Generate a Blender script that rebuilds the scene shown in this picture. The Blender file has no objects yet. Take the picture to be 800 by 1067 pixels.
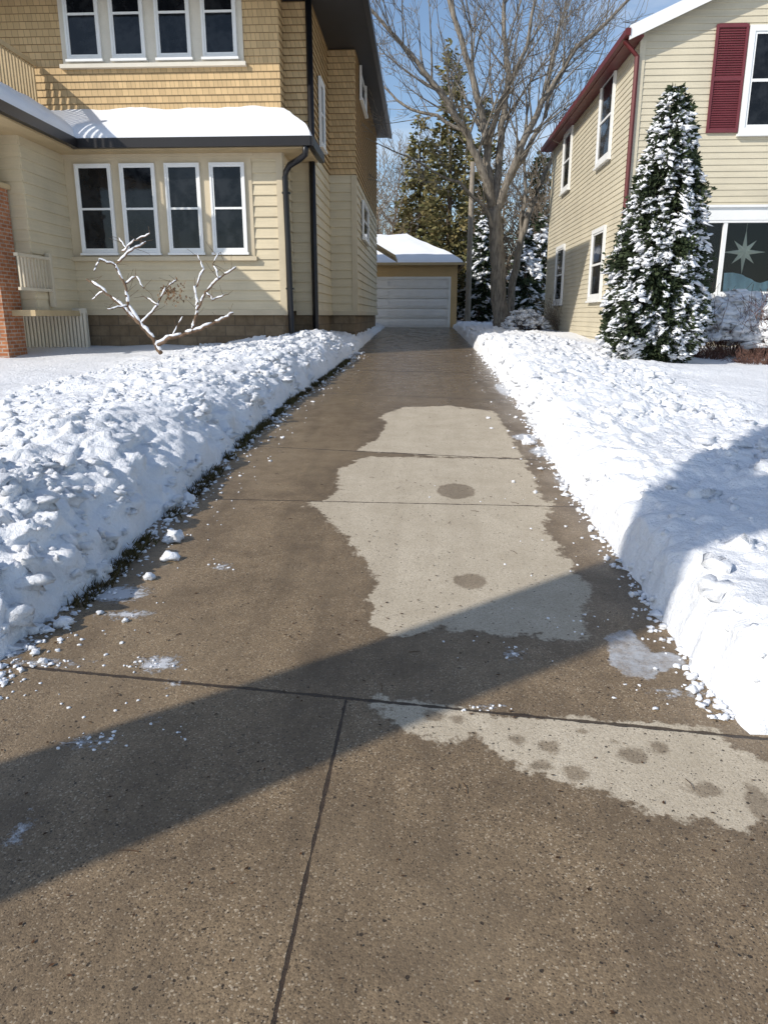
import bpy, bmesh, math, random
import numpy as np
from mathutils import Vector, noise, Matrix
R = math.radians
random.seed(7)
S = bpy.context.scene
COL = S.collection
F = 760.0; TH = R(15.09); PS = R(2.91); CH = 1.7
CAM = Vector((0, 0, CH))
FH = Vector((-math.sin(PS), math.cos(PS), 0)); RT = Vector((math.cos(PS), math.sin(PS), 0)); UZ = Vector((0, 0, 1))
FW = FH*math.cos(TH) - UZ*math.sin(TH); UP = FH*math.sin(TH) + UZ*math.cos(TH)
def g(y):
    if y < -6: return -0.26
    if y < 18: return 0.0436*y
    if y < 36: return 0.785 + 0.0225*(y-18)
    return 1.19
def ray(u, v): return FW*F + RT*(u-400) - UP*(v-533)
def PY(u, v, Y):
    d = ray(u, v); return CAM + d*(Y/d.y)
def PX(u, v, X):
    d = ray(u, v); return CAM + d*(X/d.x)
def G(u, v, off=0.0):
    d = ray(u, v); d = d/d.y
    lo, hi = 0.3, 80.0
    for _ in range(50):
        m = (lo+hi)/2; p = CAM + d*m
        if p.z > g(m)+off: lo = m
        else: hi = m
    return CAM + d*lo

# ---------------------------------------------------------------- helpers
class MB:
    def __init__(s): s.v = []; s.f = []
    def face(s, *pts):
        n = len(s.v); s.v += [tuple(p) for p in pts]; s.f.append(tuple(range(n, n+len(pts))))
    def raw(s, vs, fs):
        n = len(s.v); s.v += [tuple(p) for p in vs]; s.f += [tuple(i+n for i in f) for f in fs]
    def box(s, x0, x1, y0, y1, z0, z1):
        s.raw([(x0,y0,z0),(x1,y0,z0),(x1,y1,z0),(x0,y1,z0),(x0,y0,z1),(x1,y0,z1),(x1,y1,z1),(x0,y1,z1)],
              [(0,3,2,1),(4,5,6,7),(0,1,5,4),(1,2,6,5),(2,3,7,6),(3,0,4,7)])
    def wbox(s, W, a0, a1, z0, z1, n0, n1):
        P = lambda a, b, z: wp(W, a, b, z)
        s.raw([P(a0,n0,z0),P(a1,n0,z0),P(a1,n1,z0),P(a0,n1,z0),P(a0,n0,z1),P(a1,n0,z1),P(a1,n1,z1),P(a0,n1,z1)],
              [(0,3,2,1),(4,5,6,7),(0,1,5,4),(1,2,6,5),(2,3,7,6),(3,0,4,7)])
    def tube(s, pts, rads, n=6, cap=True):
        pts = [Vector(p) for p in pts]; base = len(s.v); m = len(pts)
        ref = Vector((0.13, 0.31, 0.94)); 
        for i, p in enumerate(pts):
            t = (pts[min(i+1, m-1)] - pts[max(i-1, 0)])
            if t.length < 1e-6: t = Vector((0,0,1))
            t.normalize()
            if abs(t.dot(ref)) > 0.97: a = t.cross(Vector((1,0,0))).normalized()
            else: a = t.cross(ref).normalized()
            b = t.cross(a)
            for k in range(n):
                an = 2*math.pi*k/n
                s.v.append(tuple(p + a*(math.cos(an)*rads[i]) + b*(math.sin(an)*rads[i])))
        for i in range(m-1):
            for k in range(n):
                k2 = (k+1) % n
                s.f.append((base+i*n+k, base+i*n+k2, base+(i+1)*n+k2, base+(i+1)*n+k))
        if cap and n > 3:
            s.f.append(tuple(base+k for k in range(n))[::-1]); s.f.append(tuple(base+(m-1)*n+k for k in range(n)))
    def build(s, name, m, parent=None, smooth=False, fix=False):
        L = WL.get(parent.name, Vector((0,0,0))) if parent else Vector((0,0,0))
        me = bpy.data.meshes.new(name)
        me.from_pydata([(a-L.x, b-L.y, c-L.z) for a, b, c in s.v], [], s.f)
        if fix:
            bm = bmesh.new(); bm.from_mesh(me); bmesh.ops.recalc_face_normals(bm, faces=bm.faces); bm.to_mesh(me); bm.free()
        if smooth: me.polygons.foreach_set('use_smooth', [True]*len(me.polygons))
        me.materials.append(m)
        o = bpy.data.objects.new(name, me); COL.objects.link(o)
        if parent: o.parent = parent; WL[o.name] = L
        else: WL[o.name] = Vector((0,0,0))
        return o
WL = {}
def wp(W, a, b, z): return (W[0]+W[2]*a+W[4]*b, W[1]+W[3]*a+W[5]*b, z)
def WFr(Y): return (0, Y, 1, 0, 0, -1)      # wall facing the street, a = X
def WRt(X): return (X, 0, 0, 1, 1, 0)       # wall facing +X, a = Y
def WLf(X): return (X, 0, 0, 1, -1, 0)      # wall facing -X
def thing(name, label, cat, loc, group=None):
    o = bpy.data.objects.new(name, None); COL.objects.link(o); o.location = loc; o.empty_display_size = 0.2
    o['label'] = label; o['category'] = cat
    if group: o['group'] = group
    WL[o.name] = Vector(loc); return o
def tag(o, label=None, cat=None, group=None, kind=None):
    if label: o['label'] = label
    if cat: o['category'] = cat
    if group: o['group'] = group
    if kind: o['kind'] = kind
    return o

_bm = bmesh.new(); bmesh.ops.create_icosphere(_bm, subdivisions=2, radius=1.0)
ICO_V = [v.co.copy() for v in _bm.verts]; _bm.verts.index_update(); ICO_F = [tuple(v.index for v in f.verts) for f in _bm.faces]; _bm.free()
_bm = bmesh.new(); bmesh.ops.create_icosphere(_bm, subdivisions=1, radius=1.0)
IC1_V = [v.co.copy() for v in _bm.verts]; _bm.verts.index_update(); IC1_F = [tuple(v.index for v in f.verts) for f in _bm.faces]; _bm.free()
def blob(mb, c, rx, ry, rz, rough=0.35, rot=None, low=False, tilt=0.0):
    V, Fc = (IC1_V, IC1_F) if low else (ICO_V, ICO_F)
    sd = Vector((random.uniform(0,99), random.uniform(0,99), random.uniform(0,99)))
    an = random.uniform(0, 6.28) if rot is None else rot
    ca, sa = math.cos(an), math.sin(an)
    out = []
    for v in V:
        k = 1 + rough*noise.noise(v*1.6+sd)*1.6
        x, y, z = v.x*rx*k, v.y*ry*k, v.z*rz*k
        z -= x*tilt
        out.append((c[0]+x*ca-y*sa, c[1]+x*sa+y*ca, c[2]+z))
    mb.raw(out, Fc)

# ---------------------------------------------------------------- materials
class NB:
    def __init__(s, name):
        s.m = bpy.data.materials.new(name); s.m.use_nodes = True; s.t = s.m.node_tree; s.t.nodes.clear()
        s.out = s.t.nodes.new('ShaderNodeOutputMaterial'); s.p = s.n('ShaderNodeBsdfPrincipled')
        s.t.links.new(s.p.outputs[0], s.out.inputs[0]); s.tc = s.n('ShaderNodeTexCoord')
        s.obj = s.tc.outputs['Object']
    def n(s, typ, ins=None, **props):
        nd = s.t.nodes.new(typ)
        for k, v in props.items(): setattr(nd, k, v)
        for k, v in (ins or {}).items(): s.set(nd.inputs[k], v)
        return nd
    def set(s, sock, v):
        if isinstance(v, bpy.types.NodeSocket): s.t.links.new(v, sock)
        else:
            if sock.type == 'RGBA' and len(v) == 3: v = (*v, 1)
            sock.default_value = v
    def math(s, op, a, b=0.0, c=0.0, clamp=False):
        nd = s.n('ShaderNodeMath', {0: a, 1: b}, operation=op, use_clamp=clamp)
        return nd.outputs[0]
    def mix(s, f, a, b, mode='MIX'): return s.n('ShaderNodeMixRGB', {'Fac': f, 'Color1': a, 'Color2': b}, blend_type=mode).outputs[0]
    def noise(s, sc, det=4, rough=0.55, vec=None, out='Fac'):
        return s.n('ShaderNodeTexNoise', {'Vector': vec or s.obj, 'Scale': sc, 'Detail': det, 'Roughness': rough}).outputs[out]
    def vor(s, sc, out='Distance', vec=None, feature='F1'):
        return s.n('ShaderNodeTexVoronoi', {'Vector': vec or s.obj, 'Scale': sc}, feature=feature).outputs[out]
    def step(s, f, lo, hi): return s.n('ShaderNodeMapRange', {0: f, 1: lo, 2: hi, 3: 0.0, 4: 1.0}, clamp=True).outputs[0]
    def map(s, f, lo, hi, a, b): return s.n('ShaderNodeMapRange', {0: f, 1: lo, 2: hi, 3: a, 4: b}, clamp=True).outputs[0]
    def bump(s, h, dist=0.01, strength=1.0, prev=None):
        ins = {'Height': h, 'Distance': dist, 'Strength': strength}
        if prev: ins['Normal'] = prev
        return s.n('ShaderNodeBump', ins).outputs[0]
    def fin(s, color=None, rough=None, normal=None, spec=None, metal=None):
        if color is not None: s.set(s.p.inputs['Base Color'], color)
        if rough is not None: s.set(s.p.inputs['Roughness'], rough)
        if normal is not None: s.set(s.p.inputs['Normal'], normal)
        if spec is not None: s.set(s.p.inputs['Specular IOR Level'], spec)
        if metal is not None: s.set(s.p.inputs['Metallic'], metal)
        return s.m
def paint(name, c, rough=0.55, var=0.12, sc=3.0, spec=0.4):
    b = NB(name); n1 = b.noise(sc, 5); n2 = b.noise(sc*14, 3)
    f = b.math('ADD', b.math('MULTIPLY', n1, 0.7), b.math('MULTIPLY', n2, 0.3))
    dk = tuple(x*(1-var*1.6) for x in c); lt = tuple(min(1, x*(1+var)) for x in c)
    col = b.mix(b.step(f, 0.3, 0.7), dk, lt)
    return b.fin(col, rough, b.bump(n2, 0.002, 0.4), spec)

def snow_mat(name, c=(0.87, 0.885, 0.915), lump=1.0):
    b = NB(name)
    n1 = b.noise(12, 7, 0.68); n2 = b.noise(75, 3, 0.65); n3 = b.noise(1.3, 2)
    v1 = b.vor(30)
    col = b.mix(b.step(n3, 0.35, 0.7), tuple(x*0.955 for x in c), c)
    h = b.math('ADD', b.math('MULTIPLY', n1, 0.038*lump), b.math('ADD', b.math('MULTIPLY', n2, 0.007), b.math('MULTIPLY', v1, -0.006*lump)))
    return b.fin(col, 0.6, b.bump(h, 1.0, 0.9), 0.2)
M = {}
M['snow'] = snow_mat('snow'); M['snow_smooth'] = snow_mat('snow_smooth', lump=0.3)
M['snow_clod'] = snow_mat('snow_clod', (0.88,0.895,0.93), 0.5)

def siding_mat(name, c):
    b = NB(name); n1 = b.noise(1.2, 5); n2 = b.noise(25, 3)
    sx = b.n('ShaderNodeMapping', {'Vector': b.obj, 'Scale': (0.6, 0.6, 14)}).outputs[0]
    n3 = b.noise(2.0, 3, vec=sx)
    f = b.math('ADD', b.math('MULTIPLY', n1, 0.5), b.math('ADD', b.math('MULTIPLY', n3, 0.35), b.math('MULTIPLY', n2, 0.15)))
    col = b.mix(b.step(f, 0.35, 0.65), tuple(x*0.84 for x in c), tuple(min(1, x*1.06) for x in c))
    return b.fin(col, 0.55, b.bump(n2, 0.002, 0.3), 0.3)
M['cream'] = siding_mat('cream_siding', (0.63, 0.54, 0.375))
M['cream_trim'] = paint('cream_trim', (0.55, 0.465, 0.325), var=0.06)
M['vinyl'] = siding_mat('vinyl_siding', (0.60, 0.54, 0.405))
def shingle_mat(name, c, rowh):
    b = NB(name)
    sp = b.n('ShaderNodeSeparateXYZ', {0: b.obj})
    u = b.math('ADD', sp.outputs[0], sp.outputs[1])
    vec = b.n('ShaderNodeCombineXYZ', {0: u, 1: sp.outputs[2], 2: 0.0}).outputs[0]
    br = b.n('ShaderNodeTexBrick', {'Vector': vec, 'Color1': tuple(x*0.84 for x in c), 'Color2': tuple(min(1, x*1.08) for x in c), 'Mortar': tuple(x*0.4 for x in c),
             'Scale': 1.0, 'Mortar Size': 0.005, 'Brick Width': 0.14, 'Row Height': rowh, 'Bias': 0.0})
    br.offset = 0.43; br.squash = 0.7; br.squash_frequency = 3
    n1 = b.noise(1.5, 4)
    col = b.mix(b.map(n1, 0.3, 0.7, 0.0, 0.25), br.outputs[0], tuple(x*0.78 for x in c))
    return b.fin(col, 0.75, b.bump(br.outputs[1], 0.01, -0.6), 0.2)
M['shingle'] = shingle_mat('cedar_shingle', (0.60, 0.425, 0.225), 0.15)
def brick_mat(name, c1, c2, mort, w, h, ms=0.012, rb=0.4):
    b = NB(name)
    sp = b.n('ShaderNodeSeparateXYZ', {0: b.obj})
    u = b.math('ADD', sp.outputs[0], sp.outputs[1])
    vec = b.n('ShaderNodeCombineXYZ', {0: u, 1: sp.outputs[2], 2: 0.0}).outputs[0]
    br = b.n('ShaderNodeTexBrick', {'Vector': vec, 'Color1': c1, 'Color2': c2, 'Mortar': mort, 'Scale': 1.0, 'Mortar Size': ms, 'Brick Width': w, 'Row Height': h})
    col = b.mix(b.map(b.noise(6, 6, 0.7), 0.35, 0.65, 0.0, 0.55), br.outputs[0], tuple(x*0.5 for x in c1))
    return b.fin(col, 0.85, b.bump(b.math('ADD', br.outputs[1], b.math('MULTIPLY', b.noise(18, 5, .7), -rb*2.5)), 0.012, -0.8), 0.2)
M['brick'] = brick_mat('red_brick', (0.34,0.12,0.05), (0.48,0.2,0.09), (0.4,0.34,0.28), 0.22, 0.075)
M['stone'] = brick_mat('foundation_block', (0.20,0.145,0.09), (0.28,0.21,0.135), (0.14,0.11,0.08), 0.46, 0.24, 0.012, 1.2)
M['white'] = paint('white_paint', (0.80, 0.80, 0.78), 0.4, 0.04)
M['black'] = paint('black_metal', (0.010, 0.010, 0.012), 0.35, 0.1)
M['gutter'] = paint('dark_gutter', (0.016, 0.014, 0.014), 0.4, 0.1)
M['soffit'] = paint('grey_soffit', (0.028, 0.027, 0.028), 0.6, 0.08)
M['red'] = paint('dark_red_paint', (0.115, 0.018, 0.018), 0.5, 0.12)
M['shutter'] = paint('shutter_red', (0.15, 0.032, 0.04), 0.6, 0.12)
M['roof'] = paint('roof_shingle', (0.09, 0.08, 0.075), 0.9, 0.2)
M['tan'] = paint('tan_wood', (0.50, 0.38, 0.215), 0.6, 0.1)
M['gtan'] = siding_mat('garage_tan', (0.60, 0.42, 0.21))
M['door'] = paint('garage_door_paint', (0.80, 0.79, 0.78), 0.5, 0.04)
M['lattice'] = paint('lattice_paint', (0.55, 0.48, 0.36), 0.6, 0.06)
M['pale'] = paint('pale_trim', (0.68, 0.63, 0.53), 0.6, 0.06)
M['drape'] = paint('pale_blue_drape', (0.48, 0.66, 0.72), 0.8, 0.15)
M['star'] = paint('star_paper', (0.88, 0.84, 0.70), 0.7, 0.06)
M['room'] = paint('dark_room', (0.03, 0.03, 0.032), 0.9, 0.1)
def glass_mat(name):
    b = NB(name); n = b.noise(1.7, 5, 0.6); n2 = b.noise(7, 4)
    col = b.mix(b.step(b.math('MULTIPLY', n, b.math('ADD', n2, 0.5)), 0.42, 0.62), (0.004,0.005,0.007), (0.018,0.020,0.023))
    return b.fin(col, 0.05, b.bump(b.noise(2.2, 2), 0.01, 0.25), 0.32)
M['glass'] = glass_mat('window_glass')
def clear_glass():
    m = bpy.data.materials.new('clear_glass'); m.use_nodes = True; t = m.node_tree; t.nodes.clear()
    o = t.nodes.new('ShaderNodeOutputMaterial'); mx = t.nodes.new('ShaderNodeMixShader'); tr = t.nodes.new('ShaderNodeBsdfTransparent'); gl = t.nodes.new('ShaderNodeBsdfGlossy')
    fr = t.nodes.new('ShaderNodeFresnel'); fr.inputs[0].default_value = 1.35; gl.inputs['Roughness'].default_value = 0.03
    tr.inputs[0].default_value = (0.92, 0.95, 0.95, 1)
    t.links.new(fr.outputs[0], mx.inputs[0]); t.links.new(tr.outputs[0], mx.inputs[1]); t.links.new(gl.outputs[0], mx.inputs[2]); t.links.new(mx.outputs[0], o.inputs[0]); return m
M['clear'] = clear_glass()
def bark_mat(name, a, c):
    b = NB(name); sx = b.n('ShaderNodeMapping', {'Vector': b.obj, 'Scale': (6, 6, 1.2)}).outputs[0]
    n = b.noise(2.5, 5, 0.65, vec=sx)
    return b.fin(b.mix(b.step(n, 0.35, 0.65), a, c), 0.9, b.bump(n, 0.04, 0.8), 0.15)
M['bark'] = bark_mat('bark', (0.12,0.105,0.09), (0.33,0.295,0.245))
M['bark_dark'] = bark_mat('bark_dark', (0.05,0.04,0.032), (0.14,0.105,0.08))
M['bark_shrub'] = bark_mat('bark_shrub', (0.09,0.055,0.035), (0.22,0.15,0.10))
M['bark_far'] = bark_mat('bark_far', (0.14,0.11,0.08), (0.32,0.26,0.195))
M['twig_red'] = bark_mat('twig_red', (0.10,0.05,0.04), (0.22,0.13,0.10))
M['pole'] = bark_mat('pole_wood', (0.22,0.19,0.15), (0.36,0.31,0.25))
def leaf_mat(name, a, c, d):
    b = NB(name)
    ge = b.n('ShaderNodeNewGeometry'); ri = ge.outputs['Random Per Island']
    col = b.mix(ri, a, c); col = b.mix(b.map(b.noise(1.1, 3), 0.4, 0.65, 0, 0.75), col, d)
    return b.fin(col, 0.75, None, 0.15)
M['fir'] = leaf_mat('fir_green', (0.020,0.032,0.017), (0.065,0.085,0.040), (0.035,0.045,0.025))
M['olive'] = leaf_mat('olive_evergreen', (0.06,0.065,0.025), (0.19,0.18,0.075), (0.22,0.165,0.075))
M['brown_leaf'] = leaf_mat('brown_leaf', (0.16,0.09,0.045), (0.3,0.19,0.10), (0.12,0.07,0.04))
M['grass'] = leaf_mat('winter_grass', (0.05,0.045,0.015), (0.13,0.11,0.045), (0.06,0.04,0.02))
M['litter'] = leaf_mat('leaf_litter', (0.03,0.018,0.01), (0.12,0.06,0.03), (0.05,0.03,0.02))

# ---------------------------------------------------------------- sdf layout of wet / dry concrete
def gp(lst): return [G(u, v) for u, v in lst]
JA, JB = G(0, 692), G(760, 766)
jb = (JB.y-JA.y)/(JB.x-JA.x); ja = JA.y - jb*JA.x
def jline(u0, v0, u1, v1):
    a, b = G(u0, v0), G(u1, v1); s = (b.y-a.y)/(b.x-a.x); return (a.y - s*a.x, s)
DJ = [jline(250, 520, 575, 527), jline(300, 466, 545, 478), jline(340, 409, 520, 416), jline(360, 385, 500, 388), jline(380, 366, 480, 367)]
_a, _b = G(362, 722), G(285, 1066); lb = (_a.x-_b.x)/(_a.y-_b.y); la = _b.x - lb*_b.y

def sd_poly(P, X, Y):
    n = len(P); d = np.full(X.shape, 1e9); ins = np.zeros(X.shape, bool)
    for i in range(n):
        ax, ay = P[i].x, P[i].y; bx, by = P[(i+1) % n].x, P[(i+1) % n].y
        ex, ey = bx-ax, by-ay; t = np.clip(((X-ax)*ex+(Y-ay)*ey)/(ex*ex+ey*ey+1e-12), 0, 1)
        d = np.minimum(d, np.hypot(X-ax-ex*t, Y-ay-ey*t))
        c = ((ay > Y) != (by > Y)) & (X < (bx-ax)*(Y-ay)/(by-ay+1e-12)+ax); ins ^= c
    return np.where(ins, d, -d)
def sd_ell(u, v, a, b, X, Y):
    c = G(u, v); rx = (G(u+a, v)-G(u-a, v)).length/2; ry = (G(u, v+b)-G(u, v-b)).length/2
    return (1-np.sqrt(((X-c.x)/rx)**2+((Y-c.y)/ry)**2))*min(rx, ry)
polyA1 = gp([(318,527),(336,520),(352,508),(351,492),(368,480),(385,475),(460,477),(548,478),(556,500),(572,527),(500,529),(400,528)])
polyA2 = gp([(322,523),(400,524),(574,523),(566,545),(590,580),(614,612),(616,650),(606,671),(560,664),(500,660),(455,655),(405,662),(388,650),(384,625),(392,600),(378,580),(352,552)])
polyA3 = gp([(371,469),(395,455),(402,440),(396,432),(420,424),(470,422),(515,428),(532,452),(545,477),(460,475)])
polyB = gp([(380,722),(440,729),(500,741),(560,748),(640,752),(755,764),(800,800),(830,850),(800,848),(765,868),(700,848),(628,826),(565,812),(525,790),(500,770),(460,772),(420,762),(400,742)])
polyI = [gp([(632,660),(655,656),(672,672),(694,690),(676,708),(648,704),(634,688)]), gp([(668,678),(704,680),(716,692),(690,698),(672,690)])]
ellD = [(475,511,20,8),(490,605,18,8),(450,745,11,6),(476,749,8,5),(572,778,11,7),(600,806,13,9),(660,787,15,8),(686,779,11,6),(563,797,12,6),(733,823,18,8),(794,838,16,20),(538,771,8,5),(608,762,7,3),(640,772,5,3)]
ellS = [(165,691,26,9),(40,690,45,4),(92,773,27,6),(20,866,12,16),(535,681,10,7),(232,590,10,4),(120,618,40,9),(130,640,30,5),(570,470,20,6),(590,500,14,5),(548,455,16,4),(15,675,20,12),(155,748,8,3),(180,712,10,3),(510,736,14,3),(712,722,30,5),(560,440,12,10),(525,405,10,8)]
def masks(X, Y):
    d = np.full(X.shape, -9.0)
    for p in (polyA1, polyA2, polyA3, polyB): d = np.maximum(d, sd_poly(p, X, Y))
    e_ = np.full(X.shape, -9.0)
    for e in ellD: e_ = np.maximum(e_, sd_ell(*e, X, Y))
    s = np.full(X.shape, -9.0)
    for e in ellS: s = np.maximum(s, sd_ell(*e, X, Y))
    ic = np.full(X.shape, -9.0)
    for p in polyI: ic = np.maximum(ic, sd_poly(p, X, Y))
    return d, s, e_, ic
def concrete(name, lines):
    b = NB(name)
    dry = b.n('ShaderNodeAttribute', attribute_name='dry').outputs['Fac']
    sl = b.n('ShaderNodeAttribute', attribute_name='slush').outputs['Fac']
    spt = b.n('ShaderNodeAttribute', attribute_name='spot').outputs['Fac']
    ice = b.n('ShaderNodeAttribute', attribute_name='ice').outputs['Fac']
    sp = b.n('ShaderNodeSeparateXYZ', {0: b.obj}); x, y = sp.outputs[0], sp.outputs[1]
    nE = b.noise(5, 7, 0.72); nF = b.noise(45, 3, 0.65); nL = b.noise(0.9, 3, 0.55); nM = b.noise(3.2, 5, 0.65); nG = b.noise(19, 4, 0.65)
    st = b.n('ShaderNodeMapping', {'Vector': b.obj, 'Scale': (3.2, 0.35, 1)}).outputs[0]; nS = b.noise(1.6, 4, 0.6, vec=st)
    fF = b.math('SUBTRACT', nF, 0.5); fE = b.math('SUBTRACT', nE, 0.5); fG = b.math('SUBTRACT', nG, 0.5)
    dd = b.math('ADD', dry, b.math('MULTIPLY', fE, 0.34))
    dd = b.math('ADD', dd, b.math('ADD', b.math('MULTIPLY', fF, 0.05), b.math('MULTIPLY', fG, 0.09)))
    so_ = b.math('ADD', spt, b.math('ADD', b.math('MULTIPLY', fG, 0.075), b.math('MULTIPLY', fF, 0.02)))
    notspot = b.step(so_, 0.012, -0.006)
    dm = b.math('MULTIPLY', b.step(dd, -0.008, 0.016), b.math('ADD', b.math('MULTIPLY', notspot, 0.70), 0.30)); halo = b.step(dd, -0.12, 0.03)
    vc = b.n('ShaderNodeTexVoronoi', {'Vector': b.obj, 'Scale': 190.0, 'Randomness': 1.0})
    cr = b.n('ShaderNodeSeparateColor', {0: vc.outputs['Color']})
    vc2 = b.n('ShaderNodeTexVoronoi', {'Vector': b.obj, 'Scale': 85.0}); cr2 = b.n('ShaderNodeSeparateColor', {0: vc2.outputs['Color']})
    wet = b.mix(cr.outputs[0], (0.160,0.112,0.064), (0.290,0.210,0.126))
    wet = b.mix(b.math('MULTIPLY', b.math('GREATER_THAN', cr.outputs[1], 0.945), 0.75), wet, (0.52,0.43,0.31))
    wet = b.mix(b.math('MULTIPLY', b.math('LESS_THAN', cr.outputs[1], 0.07), 0.75), wet, (0.045,0.033,0.022))
    stone = b.math('MULTIPLY', b.math('GREATER_THAN', cr2.outputs[0], 0.78), b.step(vc2.outputs['Distance'], 0.38, 0.28))
    wet = b.mix(b.math('MULTIPLY', stone, 0.55), wet, b.mix(cr2.outputs[1], (0.13,0.078,0.045), (0.44,0.34,0.22)))
    wet = b.mix(b.map(nM, 0.38, 0.66, 0.0, 0.62), wet, (0.100,0.070,0.042))
    wet = b.mix(b.map(nS, 0.48, 0.68, 0.0, 0.50), wet, (0.100,0.071,0.043))
    wet = b.mix(b.map(nL, 0.48, 0.7, 0.0, 0.35), wet, (0.30,0.225,0.14))
    wet = b.mix(b.math('MULTIPLY', halo, 0.35), wet, (0.130,0.095,0.060))
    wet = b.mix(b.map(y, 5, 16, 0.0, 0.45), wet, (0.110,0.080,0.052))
    dc = b.mix(cr.outputs[0], (0.42,0.355,0.26), (0.58,0.505,0.39))
    dc = b.mix(b.math('MULTIPLY', b.math('LESS_THAN', cr.outputs[1], 0.08), 0.45), dc, (0.19,0.15,0.11))
    dc = b.mix(b.map(nM, 0.4, 0.72, 0.0, 0.6), dc, (0.37,0.31,0.225))
    dc = b.mix(b.map(nS, 0.45, 0.7, 0.0, 0.35), dc, (0.35,0.29,0.21))
    col = b.mix(dm, wet, dc)
    vp = b.n('ShaderNodeTexVoronoi', {'Vector': b.obj, 'Scale': 30.0}); cp = b.n('ShaderNodeSeparateColor', {0: vp.outputs['Color']})
    thr = b.map(cp.outputs[1], 0, 1, 0.05, 0.15)
    pd = b.math('SUBTRACT', b.math('ADD', vp.outputs['Distance'], b.math('MULTIPLY', fF, 0.5)), thr)
    pit = b.math('MULTIPLY', b.step(pd, 0.03, -0.02), b.math('GREATER_THAN', cp.outputs[0], 0.5))
    vq = b.n('ShaderNodeTexVoronoi', {'Vector': b.obj, 'Scale': 92.0}); cq = b.n('ShaderNodeSeparateColor', {0: vq.outputs['Color']})
    pit = b.math('MAXIMUM', pit, b.math('MULTIPLY', b.step(b.math('ADD', vq.outputs['Distance'], b.math('MULTIPLY', fF, 0.7)), 0.20, 0.13), b.math('GREATER_THAN', cq.outputs[0], 0.62)))
    col = b.mix(b.math('MULTIPLY', pit, 0.85), col, (0.026,0.018,0.012))
    jm = None; nJ = b.noise(14, 3, 0.6)
    for (kind, a, s, w) in lines:
        if kind == 'y': e = b.math('ABSOLUTE', b.math('SUBTRACT', b.math('SUBTRACT', y, b.math('MULTIPLY', x, s)), a))
        else: e = b.math('ABSOLUTE', b.math('SUBTRACT', b.math('SUBTRACT', x, b.math('MULTIPLY', y, s)), a))
        e = b.math('SUBTRACT', e, b.math('MULTIPLY', b.math('SUBTRACT', nJ, 0.42), 2.1*w))
        k = b.step(e, w*0.62, w*0.38)
        jm = k if jm is None else b.math('MAXIMUM', jm, k)
    col = b.mix(b.math('MULTIPLY', jm, 0.92), col, b.mix(nF, (0.008,0.006,0.005), (0.07,0.045,0.028)))
    im = b.step(b.math('ADD', ice, b.math('ADD', b.math('MULTIPLY', fG, 0.09), b.math('MULTIPLY', fE, .08))), -0.004, 0.012)
    col = b.mix(b.math('MULTIPLY', im, b.map(nG, 0.35, 0.65, 0.30, 0.75)), col, (0.50,0.53,0.57))
    sm = b.math('ADD', sl, b.math('MULTIPLY', b.math('SUBTRACT', b.noise(30, 5, 0.75), 0.53), 0.28))
    sm = b.step(sm, 0.0, 0.04)
    col = b.mix(b.math('MULTIPLY', sm, 0.70), col, (0.68,0.71,0.76))
    h = b.math('ADD', b.math('MULTIPLY', vc.outputs['Distance'], -0.0009), b.math('MULTIPLY', nF, 0.0035))
    h = b.math('ADD', h, b.math('MULTIPLY', pit, -0.006)); h = b.math('ADD', h, b.math('MULTIPLY', jm, -0.02)); h = b.math('ADD', h, b.math('MULTIPLY', sm, 0.006)); h = b.math('ADD', h, b.math('MULTIPLY', im, 0.004))
    rw = b.map(y, 2.5, 13, 0.48, 0.27)
    rough = b.n('ShaderNodeMix', {0: dm, 2: rw, 3: 0.9}).outputs[0]
    rough = b.math('ADD', rough, b.math('MULTIPLY', b.math('SUBTRACT', nM, 0.5), 0.45), clamp=True)
    rough = b.math('SUBTRACT', rough, b.math('MULTIPLY', im, 0.22), clamp=True)
    return b.fin(col, rough, b.bump(h, 1.0, 0.85), 0.42)
L0 = ('y', ja, jb, 0.014)
M['drive'] = concrete('drive_concrete', [L0] + [('y', a, s, 0.011+0.007*i) for i, (a, s) in enumerate(DJ)])
M['walk'] = concrete('walk_concrete', [L0, ('x', la, lb, 0.008)])

def grid_sheet(name, xs, ys, m):
    V = []
    for y in ys:
        for x in xs: V.append((x, y(x)))
    X = np.array([v[0] for v in V]); Y = np.array([v[1] for v in V])
    Z = [g(yy) for yy in Y]
    fs = []; w = len(xs)
    for j in range(len(ys)-1):
        for i in range(w-1):
            fs.append((j*w+i, j*w+i+1, (j+1)*w+i+1, (j+1)*w+i))
    me = bpy.data.meshes.new(name); me.from_pydata(list(zip(X.tolist(), Y.tolist(), Z)), [], fs)
    d, s, e, ic = masks(X, Y)
    for nm, arr in (('dry', d), ('slush', s), ('spot', e), ('ice', ic)):
        at = me.attributes.new(nm, 'FLOAT', 'POINT'); at.data.foreach_set('value', np.clip(arr, -1, 1).astype(np.float32))
    me.materials.append(m); me.polygons.foreach_set('use_smooth', [True]*len(me.polygons))
    o = bpy.data.objects.new(name, me); COL.objects.link(o); o['kind'] = 'structure'; return o
cl = lambda x: max(-2.4, min(2.0, x))
ys = []; yy = 0.0
while yy < 33: ys.append((lambda q: (lambda x: ja+jb*cl(x)*max(0, 1-q/3.0)+q))(yy)); yy += max(0.03, 0.012*(yy+2))
grid_sheet('driveway', [-2.5+4.25*i/130 for i in range(131)], ys, M['drive'])
qs = [i/20*.5 for i in range(20)]+[.5+.5*i/150 for i in range(151)]
ys2 = [(lambda q: (lambda x: -1.3+(ja+jb*cl(x)+1.3)*q))(q) for q in qs]
grid_sheet('sidewalk', [-8+5.8*i/12 for i in range(12)]+[-2.2+4.2*i/300 for i in range(301)]+[2+6*(i+1)/12 for i in range(12)], ys2, M['walk'])

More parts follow.
